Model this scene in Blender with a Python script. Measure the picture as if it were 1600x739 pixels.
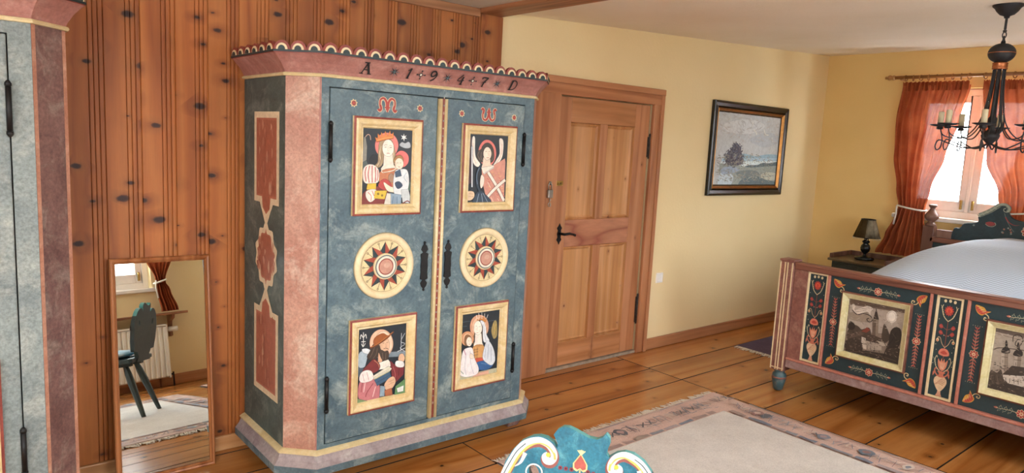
import bpy, bmesh, math, random
from math import sin, cos, pi, radians, atan2, sqrt
from mathutils import Vector, Matrix
random.seed(7)
S = bpy.context.scene
for o in list(bpy.data.objects): bpy.data.objects.remove(o)
COL = S.collection

# ------------------------------------------------------------------ camera
cd = bpy.data.cameras.new('camera'); cam = bpy.data.objects.new('camera', cd); COL.objects.link(cam)
cd.sensor_fit = 'HORIZONTAL'; cd.sensor_width = 36.0; cd.lens = 24.8205; cd.clip_start = 0.05
_r = Vector((0.76841, -0.63797, 0.05038)); _u = Vector((0.04695, 0.13471, 0.98977)); _f = Vector((0.63823, 0.75819, -0.13347))
cam.matrix_world = Matrix(((_r.x, _u.x, -_f.x, 0.0), (_r.y, _u.y, -_f.y, -3.4245), (_r.z, _u.z, -_f.z, 1.5674), (0, 0, 0, 1)))
S.camera = cam

# ------------------------------------------------------------------ daylight and exposure
S.view_settings.view_transform = 'Standard'; S.view_settings.look = 'None'
S.view_settings.gamma = 1.0; S.view_settings.use_curve_mapping = False
S.view_settings.exposure = 0.32
W = bpy.data.worlds.new('sky'); S.world = W; W.use_nodes = True
bg = W.node_tree.nodes['Background']
bg.inputs['Color'].default_value = (0.90, 0.95, 1.0, 1); bg.inputs['Strength'].default_value = 24.0
def portal(name, loc, rot, sx, sy):
    l = bpy.data.lights.new(name, 'AREA'); l.shape = 'RECTANGLE'; l.size = sx; l.size_y = sy
    l.cycles.is_portal = True
    o = bpy.data.objects.new(name, l); COL.objects.link(o); o.location = loc; o.rotation_euler = rot
portal('window_portal_right', (6.93, -1.30, 1.65), (0, radians(90), 0), 1.1, 1.1)
portal('window_portal_front', (1.20, -4.03, 1.55), (radians(90), 0, 0), 1.15, 1.15)
portal('added_window_portal_near', (-.80, -4.03, 1.55), (radians(90), 0, 0), 1.1, 1.15)  # portal of the unseen front window added for more even light
portal('added_window_portal_left', (-2.03, -2.55, 1.55), (0, radians(-90), 0), 1.15, 1.3)  # portal of the unseen left wall window added for fill
portal('window_portal_far', (3.55, -4.03, 1.55), (radians(90), 0, 0), 1.2, 1.15)
S.cycles.max_bounces = 10; S.cycles.diffuse_bounces = 6; S.cycles.transparent_max_bounces = 12
S.cycles.caustics_reflective = False; S.cycles.caustics_refractive = False
S.cycles.sample_clamp_indirect = 8.0

# ------------------------------------------------------------------ materials
def lin(h):
    h = h.lstrip('#'); c = [int(h[i:i+2], 16)/255 for i in (0, 2, 4)]
    return tuple(x/12.92 if x <= .04045 else ((x+.055)/1.055)**2.4 for x in c) + (1.0,)
class NT:
    def __init__(s, name):
        s.m = bpy.data.materials.new(name); s.m.use_nodes = True; s.t = s.m.node_tree
        s.b = s.t.nodes['Principled BSDF']; s.out = s.t.nodes['Material Output']
    def n(s, typ, **k):
        x = s.t.nodes.new(typ)
        for a, v in k.items(): setattr(x, a, v)
        return x
    def l(s, a, b): s.t.links.new(a, b)
    def obj(s, scale=(1, 1, 1), rnd=True):
        tc = s.n('ShaderNodeTexCoord'); mp = s.n('ShaderNodeMapping'); mp.inputs['Scale'].default_value = scale
        if rnd:
            oi = s.n('ShaderNodeObjectInfo'); ml = s.n('ShaderNodeMath', operation='MULTIPLY'); ml.inputs[1].default_value = 37.0
            s.l(oi.outputs['Random'], ml.inputs[0])
            va = s.n('ShaderNodeVectorMath', operation='ADD'); s.l(tc.outputs['Object'], va.inputs[0]); s.l(ml.outputs[0], va.inputs[1])
            s.l(va.outputs[0], mp.inputs['Vector'])
        else: s.l(tc.outputs['Object'], mp.inputs['Vector'])
        return mp.outputs['Vector']
    def noise(s, vec, scale, detail=4, rough=.55, dist=0):
        x = s.n('ShaderNodeTexNoise'); x.inputs['Scale'].default_value = scale; x.inputs['Detail'].default_value = detail
        x.inputs['Roughness'].default_value = rough; x.inputs['Distortion'].default_value = dist
        s.l(vec, x.inputs['Vector']); return x.outputs['Fac']
    def ramp(s, fac, stops):
        r = s.n('ShaderNodeValToRGB'); e = r.color_ramp.elements
        while len(e) < len(stops): e.new(.5)
        for i, (p, c) in enumerate(stops): e[i].position = p; e[i].color = lin(c) if isinstance(c, str) else (c, c, c, 1)
        s.l(fac, r.inputs['Fac']); return r.outputs['Color']
    def mix(s, a, b, fac, mode='MIX'):
        x = s.n('ShaderNodeMix', data_type='RGBA', blend_type=mode)
        for sock, v in ((x.inputs[6], a), (x.inputs[7], b), (x.inputs[0], fac)):
            if isinstance(v, str): sock.default_value = lin(v)
            elif isinstance(v, (int, float)): sock.default_value = v
            else: s.l(v, sock)
        return x.outputs[2]
    def bump(s, h, strength=.2, dist=.01):
        b = s.n('ShaderNodeBump'); b.inputs['Strength'].default_value = strength; b.inputs['Distance'].default_value = dist
        s.l(h, b.inputs['Height']); s.l(b.outputs['Normal'], s.b.inputs['Normal'])
    def base(s, c, rough=.5, metal=0, spec=.5):
        if isinstance(c, str): s.b.inputs['Base Color'].default_value = lin(c)
        else: s.l(c, s.b.inputs['Base Color'])
        s.b.inputs['Roughness'].default_value = rough; s.b.inputs['Metallic'].default_value = metal
        s.b.inputs['Specular IOR Level'].default_value = spec
        return s.m
def plain(name, c, rough=.5, metal=0, var=.12, scale=30, bump=0):
    t = NT(name); v = t.obj()
    f = t.noise(v, scale, 3)
    col = t.mix(c, t.ramp(f, [(.3, 1-var*2), (.7, 1.0)]), 1.0, 'MULTIPLY')
    if bump: t.bump(f, bump, .004)
    return t.base(col, rough, metal)
def mottle(name, a, b, c, scale=4.0, rough=.55, grain=60, bump=.15, gvar=.28):
    """hand-scumbled paint: base a, cloudy patches of b, sparse worn patches of c, fine stipple"""
    t = NT(name); v = t.obj()
    f1 = t.noise(v, scale, 8, .68, .6); f2 = t.noise(v, scale*1.25, 8, .74, .6); g = t.noise(v, grain, 3, .7)
    col = t.mix(a, b, t.ramp(f1, [(.38, 0.0), (.62, 1.0)]))
    col = t.mix(col, c, t.ramp(f2, [(.50, 0.0), (.70, .8)]))
    col = t.mix(col, t.ramp(g, [(.3, 1-gvar), (.7, 1.0)]), 1.0, 'MULTIPLY')
    t.bump(g, bump, .003)
    return t.base(col, rough)
def wood(name, light, mid, dark, axis, rough=.45, rings=8.0, knots=.0, knot_col='2a140a', grain=55, stretch=.05, bump=.08, vary=.2, kscale=6.0, ksize=1.0, kasp=(1.0, .8)):
    """sawn softwood: long grain along axis, distorted growth rings, knots with a brown halo, tone differs from piece to piece"""
    t = NT(name); sc = [1, 1, 1]; sc[axis] = stretch; cross = 1 if axis == 0 else 0
    v = t.obj(tuple(sc)); flat = t.obj((1, 1, 1)); se = t.n('ShaderNodeSeparateXYZ'); t.l(flat, se.inputs[0])
    cb = t.n('ShaderNodeCombineXYZ'); t.l(se.outputs[cross], cb.inputs[0]); t.l(se.outputs[axis], cb.inputs[1])
    halo = core = None
    if knots:
        vo = t.n('ShaderNodeTexVoronoi', voronoi_dimensions='2D'); vo.inputs['Scale'].default_value = kscale
        mp = t.n('ShaderNodeMapping'); mp.inputs['Scale'].default_value = (*kasp, 1); t.l(cb.outputs[0], mp.inputs['Vector']); t.l(mp.outputs[0], vo.inputs['Vector'])
        sel = t.n('ShaderNodeSeparateColor'); t.l(vo.outputs['Color'], sel.inputs[0])
        gt = t.n('ShaderNodeMath', operation='LESS_THAN'); gt.inputs[1].default_value = knots; t.l(sel.outputs[0], gt.inputs[0])
        nz = t.noise(cb.outputs[0], 60, 3); nm = t.n('ShaderNodeMath', operation='MULTIPLY_ADD'); nm.inputs[1].default_value = .07; t.l(nz, nm.inputs[0]); t.l(vo.outputs['Distance'], nm.inputs[2])
        sz = t.n('ShaderNodeMath', operation='MULTIPLY_ADD'); sz.inputs[1].default_value = 1.1; sz.inputs[2].default_value = .35; t.l(sel.outputs[1], sz.inputs[0])
        dv = t.n('ShaderNodeMath', operation='DIVIDE'); t.l(nm.outputs[0], dv.inputs[0]); t.l(sz.outputs[0], dv.inputs[1])
        k = ksize*kscale/6.0
        kr = t.ramp(dv.outputs[0], [(.060*k, 1.0), (.078*k, .85), (.10*k, .36), (.16*k, .17), (.32*k, 0.0)])
        km = t.n('ShaderNodeMath', operation='MULTIPLY'); t.l(kr, km.inputs[0]); t.l(gt.outputs[0], km.inputs[1]); core = km.outputs[0]
    wv = t.n('ShaderNodeTexNoise'); wv.inputs['Scale'].default_value = rings; wv.inputs['Detail'].default_value = 1.5; wv.inputs['Distortion'].default_value = .4
    t.l(v, wv.inputs['Vector'])
    mul = t.n('ShaderNodeMath', operation='MULTIPLY'); mul.inputs[1].default_value = 9.0; t.l(wv.outputs['Fac'], mul.inputs[0])
    src = mul.outputs[0]
    if core is not None:
        ad = t.n('ShaderNodeMath', operation='MULTIPLY_ADD'); ad.inputs[1].default_value = 1.5; t.l(core, ad.inputs[0]); t.l(src, ad.inputs[2]); src = ad.outputs[0]
    fr = t.n('ShaderNodeMath', operation='PINGPONG'); fr.inputs[1].default_value = 1.0; t.l(src, fr.inputs[0])
    fine = t.noise(v, grain, 4, .7)
    col = t.ramp(fr.outputs[0], [(0, light), (.6, mid), (1.0, dark)])
    col = t.mix(col, t.ramp(fine, [(.3, .84), (.65, 1.0)]), 1.0, 'MULTIPLY')
    big = t.noise(t.obj((1, 1, 1)), 2.2, 3)
    col = t.mix(col, t.ramp(big, [(.35, .86), (.65, 1.0)]), 1.0, 'MULTIPLY')
    if vary:
        oi = t.n('ShaderNodeObjectInfo')
        col = t.mix(col, t.ramp(oi.outputs['Random'], [(0, 1-vary), (1, 1.0)]), 1.0, 'MULTIPLY')
    if core is not None: col = t.mix(col, knot_col, core)
    t.bump(fine, bump, .003)
    return t.base(col, rough)
M = {}
M['pine_board'] = wood('panelling_pine', 'c0763a', 'b66a30', 'a05826', 2, .58, 5, .72, '2c0d04', vary=.18, kscale=7.5, ksize=1.12, kasp=(.68, 1.2))
M['floor_board'] = wood('floor_pine', 'c8884a', 'bd7b3e', 'a5642e', 0, .25, 4, .5, '34160a', vary=.22, kscale=5, ksize=.8, stretch=.06)
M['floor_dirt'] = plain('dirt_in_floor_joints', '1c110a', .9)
M['door_panel'] = wood('door_panel_pine', 'd6a274', 'cc955f', 'bd8452', 2, .5, 6, .3, '6a3826', vary=.05, kscale=7, ksize=.6)
M['worn_hinge'] = plain('worn_painted_hinge', '4a4038', .6, .2, .35, 60)
M['door_pine'] = wood('door_pine', 'c88e66', 'bf835a', 'ad714a', 2, .5, 6, .3, '5a2e1c', vary=.1, kscale=7, ksize=.6)
M['door_pine_flat'] = wood('door_pine_cross', 'cb9268', 'c08558', 'b07648', 0, .5, 6, .3, '6a3826', vary=.06, kscale=7, ksize=.6)
M['rail_figured'] = wood('door_rail_figured', 'bf8464', 'b07658', '965440', 0, .5, 5, 0, vary=.0, stretch=.2)
M['casing_pine'] = wood('casing_pine', 'c68a60', 'bc7f56', 'aa6c46', 2, .5, 6, .3, '6a3826', vary=.06, ksize=.6)
M['casing_pine_x'] = wood('casing_pine_cross', 'c68a60', 'bc7f56', 'aa6c46', 0, .5, 6, .3, '6a3826', vary=.06, ksize=.6)
M['base_pine'] = wood('baseboard_pine', 'c48c62', 'b87e54', 'a06a42', 0, .45, 6, .4, '4a2414', vary=.08, ksize=.6)
M['base_pale'] = wood('baseboard_pale', 'dcaa78', 'd09a68', 'c08a58', 0, .45, 6, .2, vary=.05, stretch=.05)
M['beam_wood'] = wood('beam_wood', 'b87c54', 'a86c44', '8a5230', 1, .5, 6, .3, vary=0, stretch=.06)
M['mirror_wood'] = wood('mirror_frame_wood', 'b8784a', 'a66638', '8e5228', 2, .4, 9, 0, vary=.1, stretch=.05)
M['rod_wood'] = wood('rod_wood', 'b8834a', 'a87440', '8c5c30', 1, .4, 6, 0, vary=0, stretch=.05)
M['shelf_wood'] = wood('shelf_wood', 'b07c58', 'a06c48', '8a5838', 0, .5, 6, .2, vary=0, stretch=.05)
def plaster(name, c, c2, scale, bump):
    t = NT(name); v = t.obj((1, 1, 1), False)
    f = t.noise(v, scale, 5, .6); g = t.noise(v, 1.1, 3)
    col = t.mix(c, c2, t.ramp(g, [(.35, 0.0), (.65, 1.0)])); t.bump(f, bump, .006)
    return t.base(col, .88, spec=.2)
M['wall_cream'] = plaster('cream_plaster', 'efdcae', 'ead6a6', 40, .25)
M['wall_yellow'] = plaster('yellow_plaster', 'e6c88a', 'e0c080', 40, .25)
M['ceiling'] = plaster('roughcast_ceiling', 'f5ead8', 'efe2cc', 55, .8)
M['white_paint'] = plain('white_gloss_paint', 'ece8e2', .4, var=.03)
M['radiator'] = plain('radiator_enamel', 'e9e6dc', .35, var=.02)
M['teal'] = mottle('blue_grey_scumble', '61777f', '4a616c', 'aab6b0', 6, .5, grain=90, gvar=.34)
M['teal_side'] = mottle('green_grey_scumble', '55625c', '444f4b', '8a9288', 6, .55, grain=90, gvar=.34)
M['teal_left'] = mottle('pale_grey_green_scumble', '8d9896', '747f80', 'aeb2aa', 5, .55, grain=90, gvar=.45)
M['pink'] = mottle('rose_scumble', 'c29480', 'b07a68', 'dcc8b4', 4, .55, grain=90, gvar=.36)
M['pink_dark'] = mottle('mauve_rose_scumble', '8c6a64', '70504c', 'aca094', 6, .55, grain=90, gvar=.45)
M['cornice_pink'] = mottle('cornice_rose', 'b27c72', 'a06a60', 'c69c90', 7, .55)
M['plinth_mauve'] = mottle('plinth_mauve', 'a79a9a', '8f7f82', 'bfb8b4', 7, .55)
M['cream_trim'] = mottle('ochre_cream_trim', 'd8c699', 'cbb584', 'e4dab8', 8, .45, gvar=.14)
M['gold_frame'] = mottle('gilded_cream', 'dcc698', 'd0b47e', 'ebdfbe', 12, .4, gvar=.16)
M['red_line'] = mottle('oxide_red', '8f3d30', '7a3028', 'a8584a', 14, .5, gvar=.2)
M['dark_green'] = mottle('dark_green_paint', '26383a', '1f2e30', '3c5050', 10, .5, gvar=.25)
M['cream_flat'] = mottle('aged_cream', 'e2cfa8', 'd8c296', 'ead9b8', 9, .5, gvar=.1)
M['red_mottle'] = mottle('brick_red_scumble', 'a8644e', '94503c', 'bd8468', 14, .55, gvar=.25)
M['iron'] = plain('black_iron', '1c1a1a', .5, .4, .2, 60, .2)
M['charcoal'] = plain('charcoal_metal', '26262a', .55, .1, .15, 120, .15)
M['copper'] = plain('copper_band', 'b5714a', .32, .8, .1, 60)
M['brass'] = plain('brass', 'c9ab66', .3, .9, .1, 60)
M['steel'] = plain('padlock_steel', 'c4c0b8', .3, .9, .1, 60)
M['cream_plastic'] = plain('cream_plastic', 'e8e0c8', .4, var=.03)
M['white_plastic'] = plain('white_plastic', 'f2f0ec', .35, var=.02)
M['bed_frame'] = mottle('bed_rose_brown', '9c6a5e', '84544a', 'b08878', 10, .5, gvar=.3)
M['bed_edge'] = mottle('bed_lower_rail', 'a78a88', '91706e', 'bfaaa4', 10, .5, gvar=.3)
M['bed_rail_top'] = wood('bed_top_rail', '8a5a48', '7c4c3c', '623628', 1, .45, 7, 0, vary=0, stretch=.06)
M['bed_green'] = mottle('bed_dark_teal', '20383e', '1b3036', '2e4a50', 8, .5, gvar=.2)
M['bed_salmon'] = mottle('bed_salmon_line', 'c47f6c', 'b46e5c', 'd29a86', 10, .5, gvar=.2)
M['foot_teal'] = mottle('foot_teal', '4a6e74', '3a5a62', '8a7a74', 14, .45)
M['chair_teal'] = mottle('turquoise_sponged', '2f7f96', '1f6880', '62a8b4', 16, .4, grain=130, gvar=.35)
M['chair_edge'] = plain('turquoise_edge', '58a4a4', .4, var=.1)
M['chair_back'] = plain('dark_slate_paint', '3c4848', .5, var=.15)
M['lamp_base'] = plain('black_glazed_wood', '15181a', .18, var=.1)
M['night_green'] = mottle('night_table_green', '24302c', '1c2624', '3a463e', 10, .45)
M['night_top'] = wood('night_table_top', '7c6c50', '6e5e44', '5a4a36', 1, .3, 7, 0, vary=0)
M['post_wood'] = wood('bed_post_brown', '8c6a5c', '785446', '5e3e34', 2, .35, 7, 0, vary=0)
M['rope'] = plain('white_cord', 'e8e2d6', .8, var=.1, scale=200, bump=.3)
M['bed_gilt'] = mottle('bed_picture_gilt', 'd6cea4', 'c4b882', 'e4e0c4', 12, .4, gvar=.14)
M['edge_orange'] = mottle('orange_rose_edge', 'c8927a', 'b67e66', 'd8b098', 10, .5, grain=90)
M['candle'] = plain('candle_sleeve', 'd8cfae', .6, var=.08)
M['roof_tile'] = plain('roof_tile', '8c8480', .8, var=.3, scale=6)
M['stone_grey'] = plain('fringe_wool', 'e6dccb', .95, var=.15, scale=120)
def mirror_mat():
    t = NT('silvered_glass'); return t.base('e6ebe8', .0, 1.0)
M['mirror'] = mirror_mat()
def glass_mat(name='window_glass', tint=(1, 1, 1, 1), ior=1.4):
    t = NT(name); tr = t.n('ShaderNodeBsdfTransparent'); tr.inputs[0].default_value = tint
    g = t.n('ShaderNodeBsdfGlossy'); g.inputs['Roughness'].default_value = .02
    fr = t.n('ShaderNodeFresnel'); ge = t.n('ShaderNodeNewGeometry'); mm = t.n('ShaderNodeMix'); mm.inputs[2].default_value = ior; mm.inputs[3].default_value = 1/ior
    t.l(ge.outputs['Backfacing'], mm.inputs[0]); t.l(mm.outputs[0], fr.inputs['IOR'])
    mx = t.n('ShaderNodeMixShader'); t.l(fr.outputs[0], mx.inputs[0]); t.l(tr.outputs[0], mx.inputs[1]); t.l(g.outputs[0], mx.inputs[2])
    t.l(mx.outputs[0], t.out.inputs['Surface']); return t.m
M['glass'] = glass_mat()
M['bulb'] = glass_mat('bulb_glass', (.97, .96, .93, 1), 1.22)
def cloth_mat(name, a, b, trans=.45, thin=0.0, wave=260):
    t = NT(name); v = t.obj((1, 1, 1), False)
    f = t.noise(v, 9, 4); g = t.noise(v, wave, 2)
    col = t.mix(a, b, t.ramp(f, [(.35, 0.0), (.65, 1.0)])); col = t.mix(col, t.ramp(g, [(.3, .8), (.7, 1.0)]), 1.0, 'MULTIPLY')
    d = t.n('ShaderNodeBsdfDiffuse'); tl = t.n('ShaderNodeBsdfTranslucent'); mx = t.n('ShaderNodeMixShader')
    t.l(col, d.inputs['Color']); t.l(col, tl.inputs['Color']); mx.inputs[0].default_value = trans
    t.l(d.outputs[0], mx.inputs[1]); t.l(tl.outputs[0], mx.inputs[2]); last = mx.outputs[0]
    sh = t.n('ShaderNodeBsdfGlossy'); sh.inputs['Roughness'].default_value = .45; t.l(col, sh.inputs['Color'])
    m3 = t.n('ShaderNodeMixShader'); m3.inputs[0].default_value = .12; t.l(last, m3.inputs[1]); t.l(sh.outputs[0], m3.inputs[2]); last = m3.outputs[0]
    if thin:
        tp = t.n('ShaderNodeBsdfTransparent'); m2 = t.n('ShaderNodeMixShader'); m2.inputs[0].default_value = thin
        t.l(last, m2.inputs[1]); t.l(tp.outputs[0], m2.inputs[2]); last = m2.outputs[0]
    t.l(last, t.out.inputs['Surface']); return t.m
M['curtain'] = cloth_mat('copper_orange_taffeta', 'b8643e', 'a25236', .12, .006)
M['curtain_sheer'] = cloth_mat('thin_peach_lining', 'e8b48c', 'dca478', .6, .25)
M['cushion'] = cloth_mat('pale_blue_cotton', 'b9cbd2', 'a4b8c2', .1)
M['shade'] = cloth_mat('lamp_shade_cloth', '5a4a30', '463a28', .3)
M['shade_pale'] = cloth_mat('lamp_shade_lace', 'a49a84', '6a604c', .3, 0, 60)
def paint_mat():
    t = NT('hand_painted_colours'); a = t.n('ShaderNodeAttribute', attribute_name='Col'); v = t.obj((1, 1, 1), False)
    f = t.noise(v, 45, 4, .7); g = t.noise(v, 160, 2)
    col = t.mix(a.outputs['Color'], t.ramp(f, [(.3, .74), (.7, 1.0)]), 1.0, 'MULTIPLY')
    t.bump(g, .1, .002); return t.base(col, .5)
M['paint'] = paint_mat()
def spread_mat():
    t = NT('pinstriped_bedspread'); v = t.obj((1, 1, 1), False)
    sp = t.n('ShaderNodeSeparateXYZ'); t.l(v, sp.inputs[0])
    def lines(kx, ky):
        a = t.n('ShaderNodeMath', operation='MULTIPLY'); a.inputs[1].default_value = kx; t.l(sp.outputs[0], a.inputs[0])
        b = t.n('ShaderNodeMath', operation='MULTIPLY_ADD'); b.inputs[1].default_value = ky; t.l(sp.outputs[1], b.inputs[0]); t.l(a.outputs[0], b.inputs[2])
        c = t.n('ShaderNodeMath', operation='FRACT'); t.l(b.outputs[0], c.inputs[0]); return c.outputs[0]
    f1 = lines(38, 3); f2 = lines(38, -9)
    q = lines(.0, 2.2); st = t.n('ShaderNodeMath', operation='LESS_THAN'); st.inputs[1].default_value = .5; t.l(q, st.inputs[0])
    mx = t.n('ShaderNodeMix'); t.l(st.outputs[0], mx.inputs[0]); t.l(f1, mx.inputs[2]); t.l(f2, mx.inputs[3])
    col = t.ramp(mx.outputs[0], [(.0, '71819b'), (.14, '9cb0cc'), (.24, 'cddff5'), (.9, 'd4e4f8'), (1.0, '71819b')])
    t.bump(mx.outputs[0], .3, .004); return t.base(col, .8)
M['spread'] = spread_mat()
def rug_mat(name, a, b, c):
    t = NT(name); v = t.obj((1, 1, 1), False)
    f = t.noise(v, 3.5, 6, .7); g = t.noise(v, 170, 3, .8); h = t.noise(v, 38, 4, .7)
    col = t.mix(a, b, t.ramp(f, [(.38, 0.0), (.62, 1.0)])); col = t.mix(col, c, t.ramp(h, [(.55, 0.0), (.75, .6)]))
    col = t.mix(col, t.ramp(g, [(.3, .72), (.7, 1.0)]), 1.0, 'MULTIPLY'); t.bump(g, .6, .006)
    return t.base(col, .95, spec=.1)
M['rug_field'] = rug_mat('cream_wool_pile', 'efebe6', 'e2ddd8', 'd2cdc8')
M['rug_border'] = rug_mat('dusty_rose_pile', 'e6c9bd', 'd8b8ac', 'c0aeaa')
M['rug_purple'] = rug_mat('mauve_wool', '6a5a6c', '5c4e60', '7a6a78')

# ------------------------------------------------------------------ mesh helpers
def base_of(o):
    b = Vector((0, 0, 0))
    while o is not None: b += o.location; o = o.parent
    return b
class MB:
    def __init__(s): s.v = []; s.f = []; s.mi = []; s.sm = []
    def add(s, vs, fs, mi=0, smooth=False):
        k = len(s.v); s.v += [tuple(p) for p in vs]
        for f in fs: s.f.append(tuple(i+k for i in f)); s.mi.append(mi); s.sm.append(smooth)
    def box(s, x0, x1, y0, y1, z0, z1, mi=0):
        if x1 < x0: x0, x1 = x1, x0
        if y1 < y0: y0, y1 = y1, y0
        if z1 < z0: z0, z1 = z1, z0
        s.add([(x0,y0,z0),(x1,y0,z0),(x1,y1,z0),(x0,y1,z0),(x0,y0,z1),(x1,y0,z1),(x1,y1,z1),(x0,y1,z1)],
              [(0,3,2,1),(4,5,6,7),(0,1,5,4),(1,2,6,5),(2,3,7,6),(3,0,4,7)], mi); return s
    def rings(s, rings, mi=0, smooth=False, closed=True, cap0=True, cap1=True, loop=False):
        n = len(rings[0]); vs = [p for r in rings for p in r]; fs = []
        R = len(rings)
        for i in range(R if loop else R-1):
            a, b = i*n, ((i+1) % R)*n
            for j in range(n if closed else n-1):
                k = (j+1) % n; fs.append((a+j, a+k, b+k, b+j))
        s.add(vs, fs, mi, smooth)
        if not loop and closed:
            k0 = len(s.v)-len(vs)
            if cap0: s.f.append(tuple(k0+j for j in reversed(range(n)))); s.mi.append(mi); s.sm.append(False)
            if cap1: s.f.append(tuple(k0+(R-1)*n+j for j in range(n))); s.mi.append(mi); s.sm.append(False)
        return s
    def lathe(s, prof, c=(0,0,0), n=20, mi=0, axis='z', smooth=True):
        R = []
        for r, h in prof:
            ring = []
            for k in range(n):
                a = 2*pi*k/n; x, y = max(r, 1e-4)*cos(a), max(r, 1e-4)*sin(a)
                p = (x, y, h) if axis == 'z' else ((y, -h, x) if axis == 'y' else (h, x, y))
                ring.append((c[0]+p[0], c[1]+p[1], c[2]+p[2]))
            R.append(ring)
        return s.rings(R, mi, smooth)
    def tube(s, pts, r, n=8, mi=0, loop=False, smooth=True):
        P = [Vector(p) for p in pts]; R = []; N = len(P); up = None
        for i in range(N):
            t = (P[(i+1) % N]-P[i-1]) if loop else (P[min(i+1, N-1)]-P[max(i-1, 0)])
            t.normalize()
            if up is None: up = t.orthogonal().normalized()
            up = (up - t*up.dot(t)); up = up.normalized() if up.length > 1e-6 else t.orthogonal().normalized()
            b = t.cross(up); rr = r[i] if isinstance(r, (list, tuple)) else r
            R.append([P[i]+(up*cos(2*pi*k/n)+b*sin(2*pi*k/n))*rr for k in range(n)])
        return s.rings(R, mi, smooth, loop=loop)
    def prism(s, pts, fn, d0, d1, mi=0, mside=None):
        """outline pts (2-D) extruded between depth d0 and d1; fn(u, v, d) -> xyz"""
        n = len(pts); vs = [fn(u, v, d0) for u, v in pts]+[fn(u, v, d1) for u, v in pts]
        s.add(vs, [tuple(range(n)), tuple(reversed(range(n, 2*n)))], mi)
        k = len(s.v)-2*n
        for i in range(n):
            j = (i+1) % n; s.f.append((k+j, k+i, k+n+i, k+n+j)); s.mi.append(mi if mside is None else mside); s.sm.append(False)
        return s
    def frame(s, u0, u1, v0, v1, prof, fn, mi=None):
        """mitred frame: prof is a list of (inset, depth[, material]); fn(u, v, d) -> xyz"""
        P = [[fn(u0+i, v0+i, d), fn(u1-i, v0+i, d), fn(u1-i, v1-i, d), fn(u0+i, v1-i, d)] for i, d, *_ in prof]
        for a in range(len(prof)-1):
            m = prof[a+1][2] if len(prof[a+1]) > 2 else 0
            s.add(P[a]+P[a+1], [(j, (j+1) % 4, 4+(j+1) % 4, 4+j) for j in range(4)], m)
        return s
    def grid(s, fn, nu, nv, mi=0, smooth=True):
        vs = [fn(i/nu, j/nv) for j in range(nv+1) for i in range(nu+1)]; w = nu+1
        s.add(vs, [(j*w+i, j*w+i+1, (j+1)*w+i+1, (j+1)*w+i) for j in range(nv) for i in range(nu)], mi, smooth); return s
    def build(s, name, mats, parent=None, bevel=0, solid=0, local=False, sub=0, seg=2):
        me = bpy.data.meshes.new(name); b = Vector((0,0,0)) if local else base_of(parent)
        me.from_pydata([Vector(p)-b for p in s.v], [], s.f)
        if not isinstance(mats, (list, tuple)): mats = [mats]
        for m in mats: me.materials.append(M[m] if isinstance(m, str) else m)
        me.polygons.foreach_set('material_index', s.mi); me.polygons.foreach_set('use_smooth', s.sm); me.update()
        bm = bmesh.new(); bm.from_mesh(me); bmesh.ops.remove_doubles(bm, verts=bm.verts, dist=1e-6) if not sub else None
        bmesh.ops.recalc_face_normals(bm, faces=bm.faces); bm.to_mesh(me); bm.free()
        o = bpy.data.objects.new(name, me); COL.objects.link(o)
        if parent: o.parent = parent
        if solid: md = o.modifiers.new('solid', 'SOLIDIFY'); md.thickness = solid; md.offset = 0
        if bevel:
            md = o.modifiers.new('bevel', 'BEVEL'); md.width = bevel; md.segments = seg; md.limit_method = 'ANGLE'; md.angle_limit = radians(35)
        if sub: md = o.modifiers.new('sub', 'SUBSURF'); md.levels = sub; md.render_levels = sub
        return o
def box(x0, x1, y0, y1, z0, z1): return MB().box(x0, x1, y0, y1, z0, z1)
def tag(o, label, cat, group=None):
    o['label'] = label; o['category'] = cat
    if group: o['group'] = group
    return o
def thing(name, label, cat, loc=(0, 0, 0), rot=(0, 0, 0), group=None):
    o = bpy.data.objects.new(name, None); COL.objects.link(o); o.location = loc; o.rotation_euler = rot; o.empty_display_size = .05
    return tag(o, label, cat, group)
def structure(o): o['kind'] = 'structure'; return o
def spline(pts, closed=False, k=6):
    n = len(pts); out = []
    if n < 3: return list(pts)
    for i in range(n if closed else n-1):
        g = (lambda q: pts[q % n]) if closed else (lambda q: pts[min(max(q, 0), n-1)])
        p0, p1, p2, p3 = g(i-1), g(i), g(i+1), g(i+2)
        for j in range(k):
            t = j/k
            out.append(tuple(.5*((2*b)+(c-a)*t+(2*a-5*b+4*c-d)*t*t+(3*b-a-3*c+d)*t**3) for a, b, c, d in zip(p0, p1, p2, p3)))
    if not closed: out.append(tuple(pts[-1]))
    return out
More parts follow.
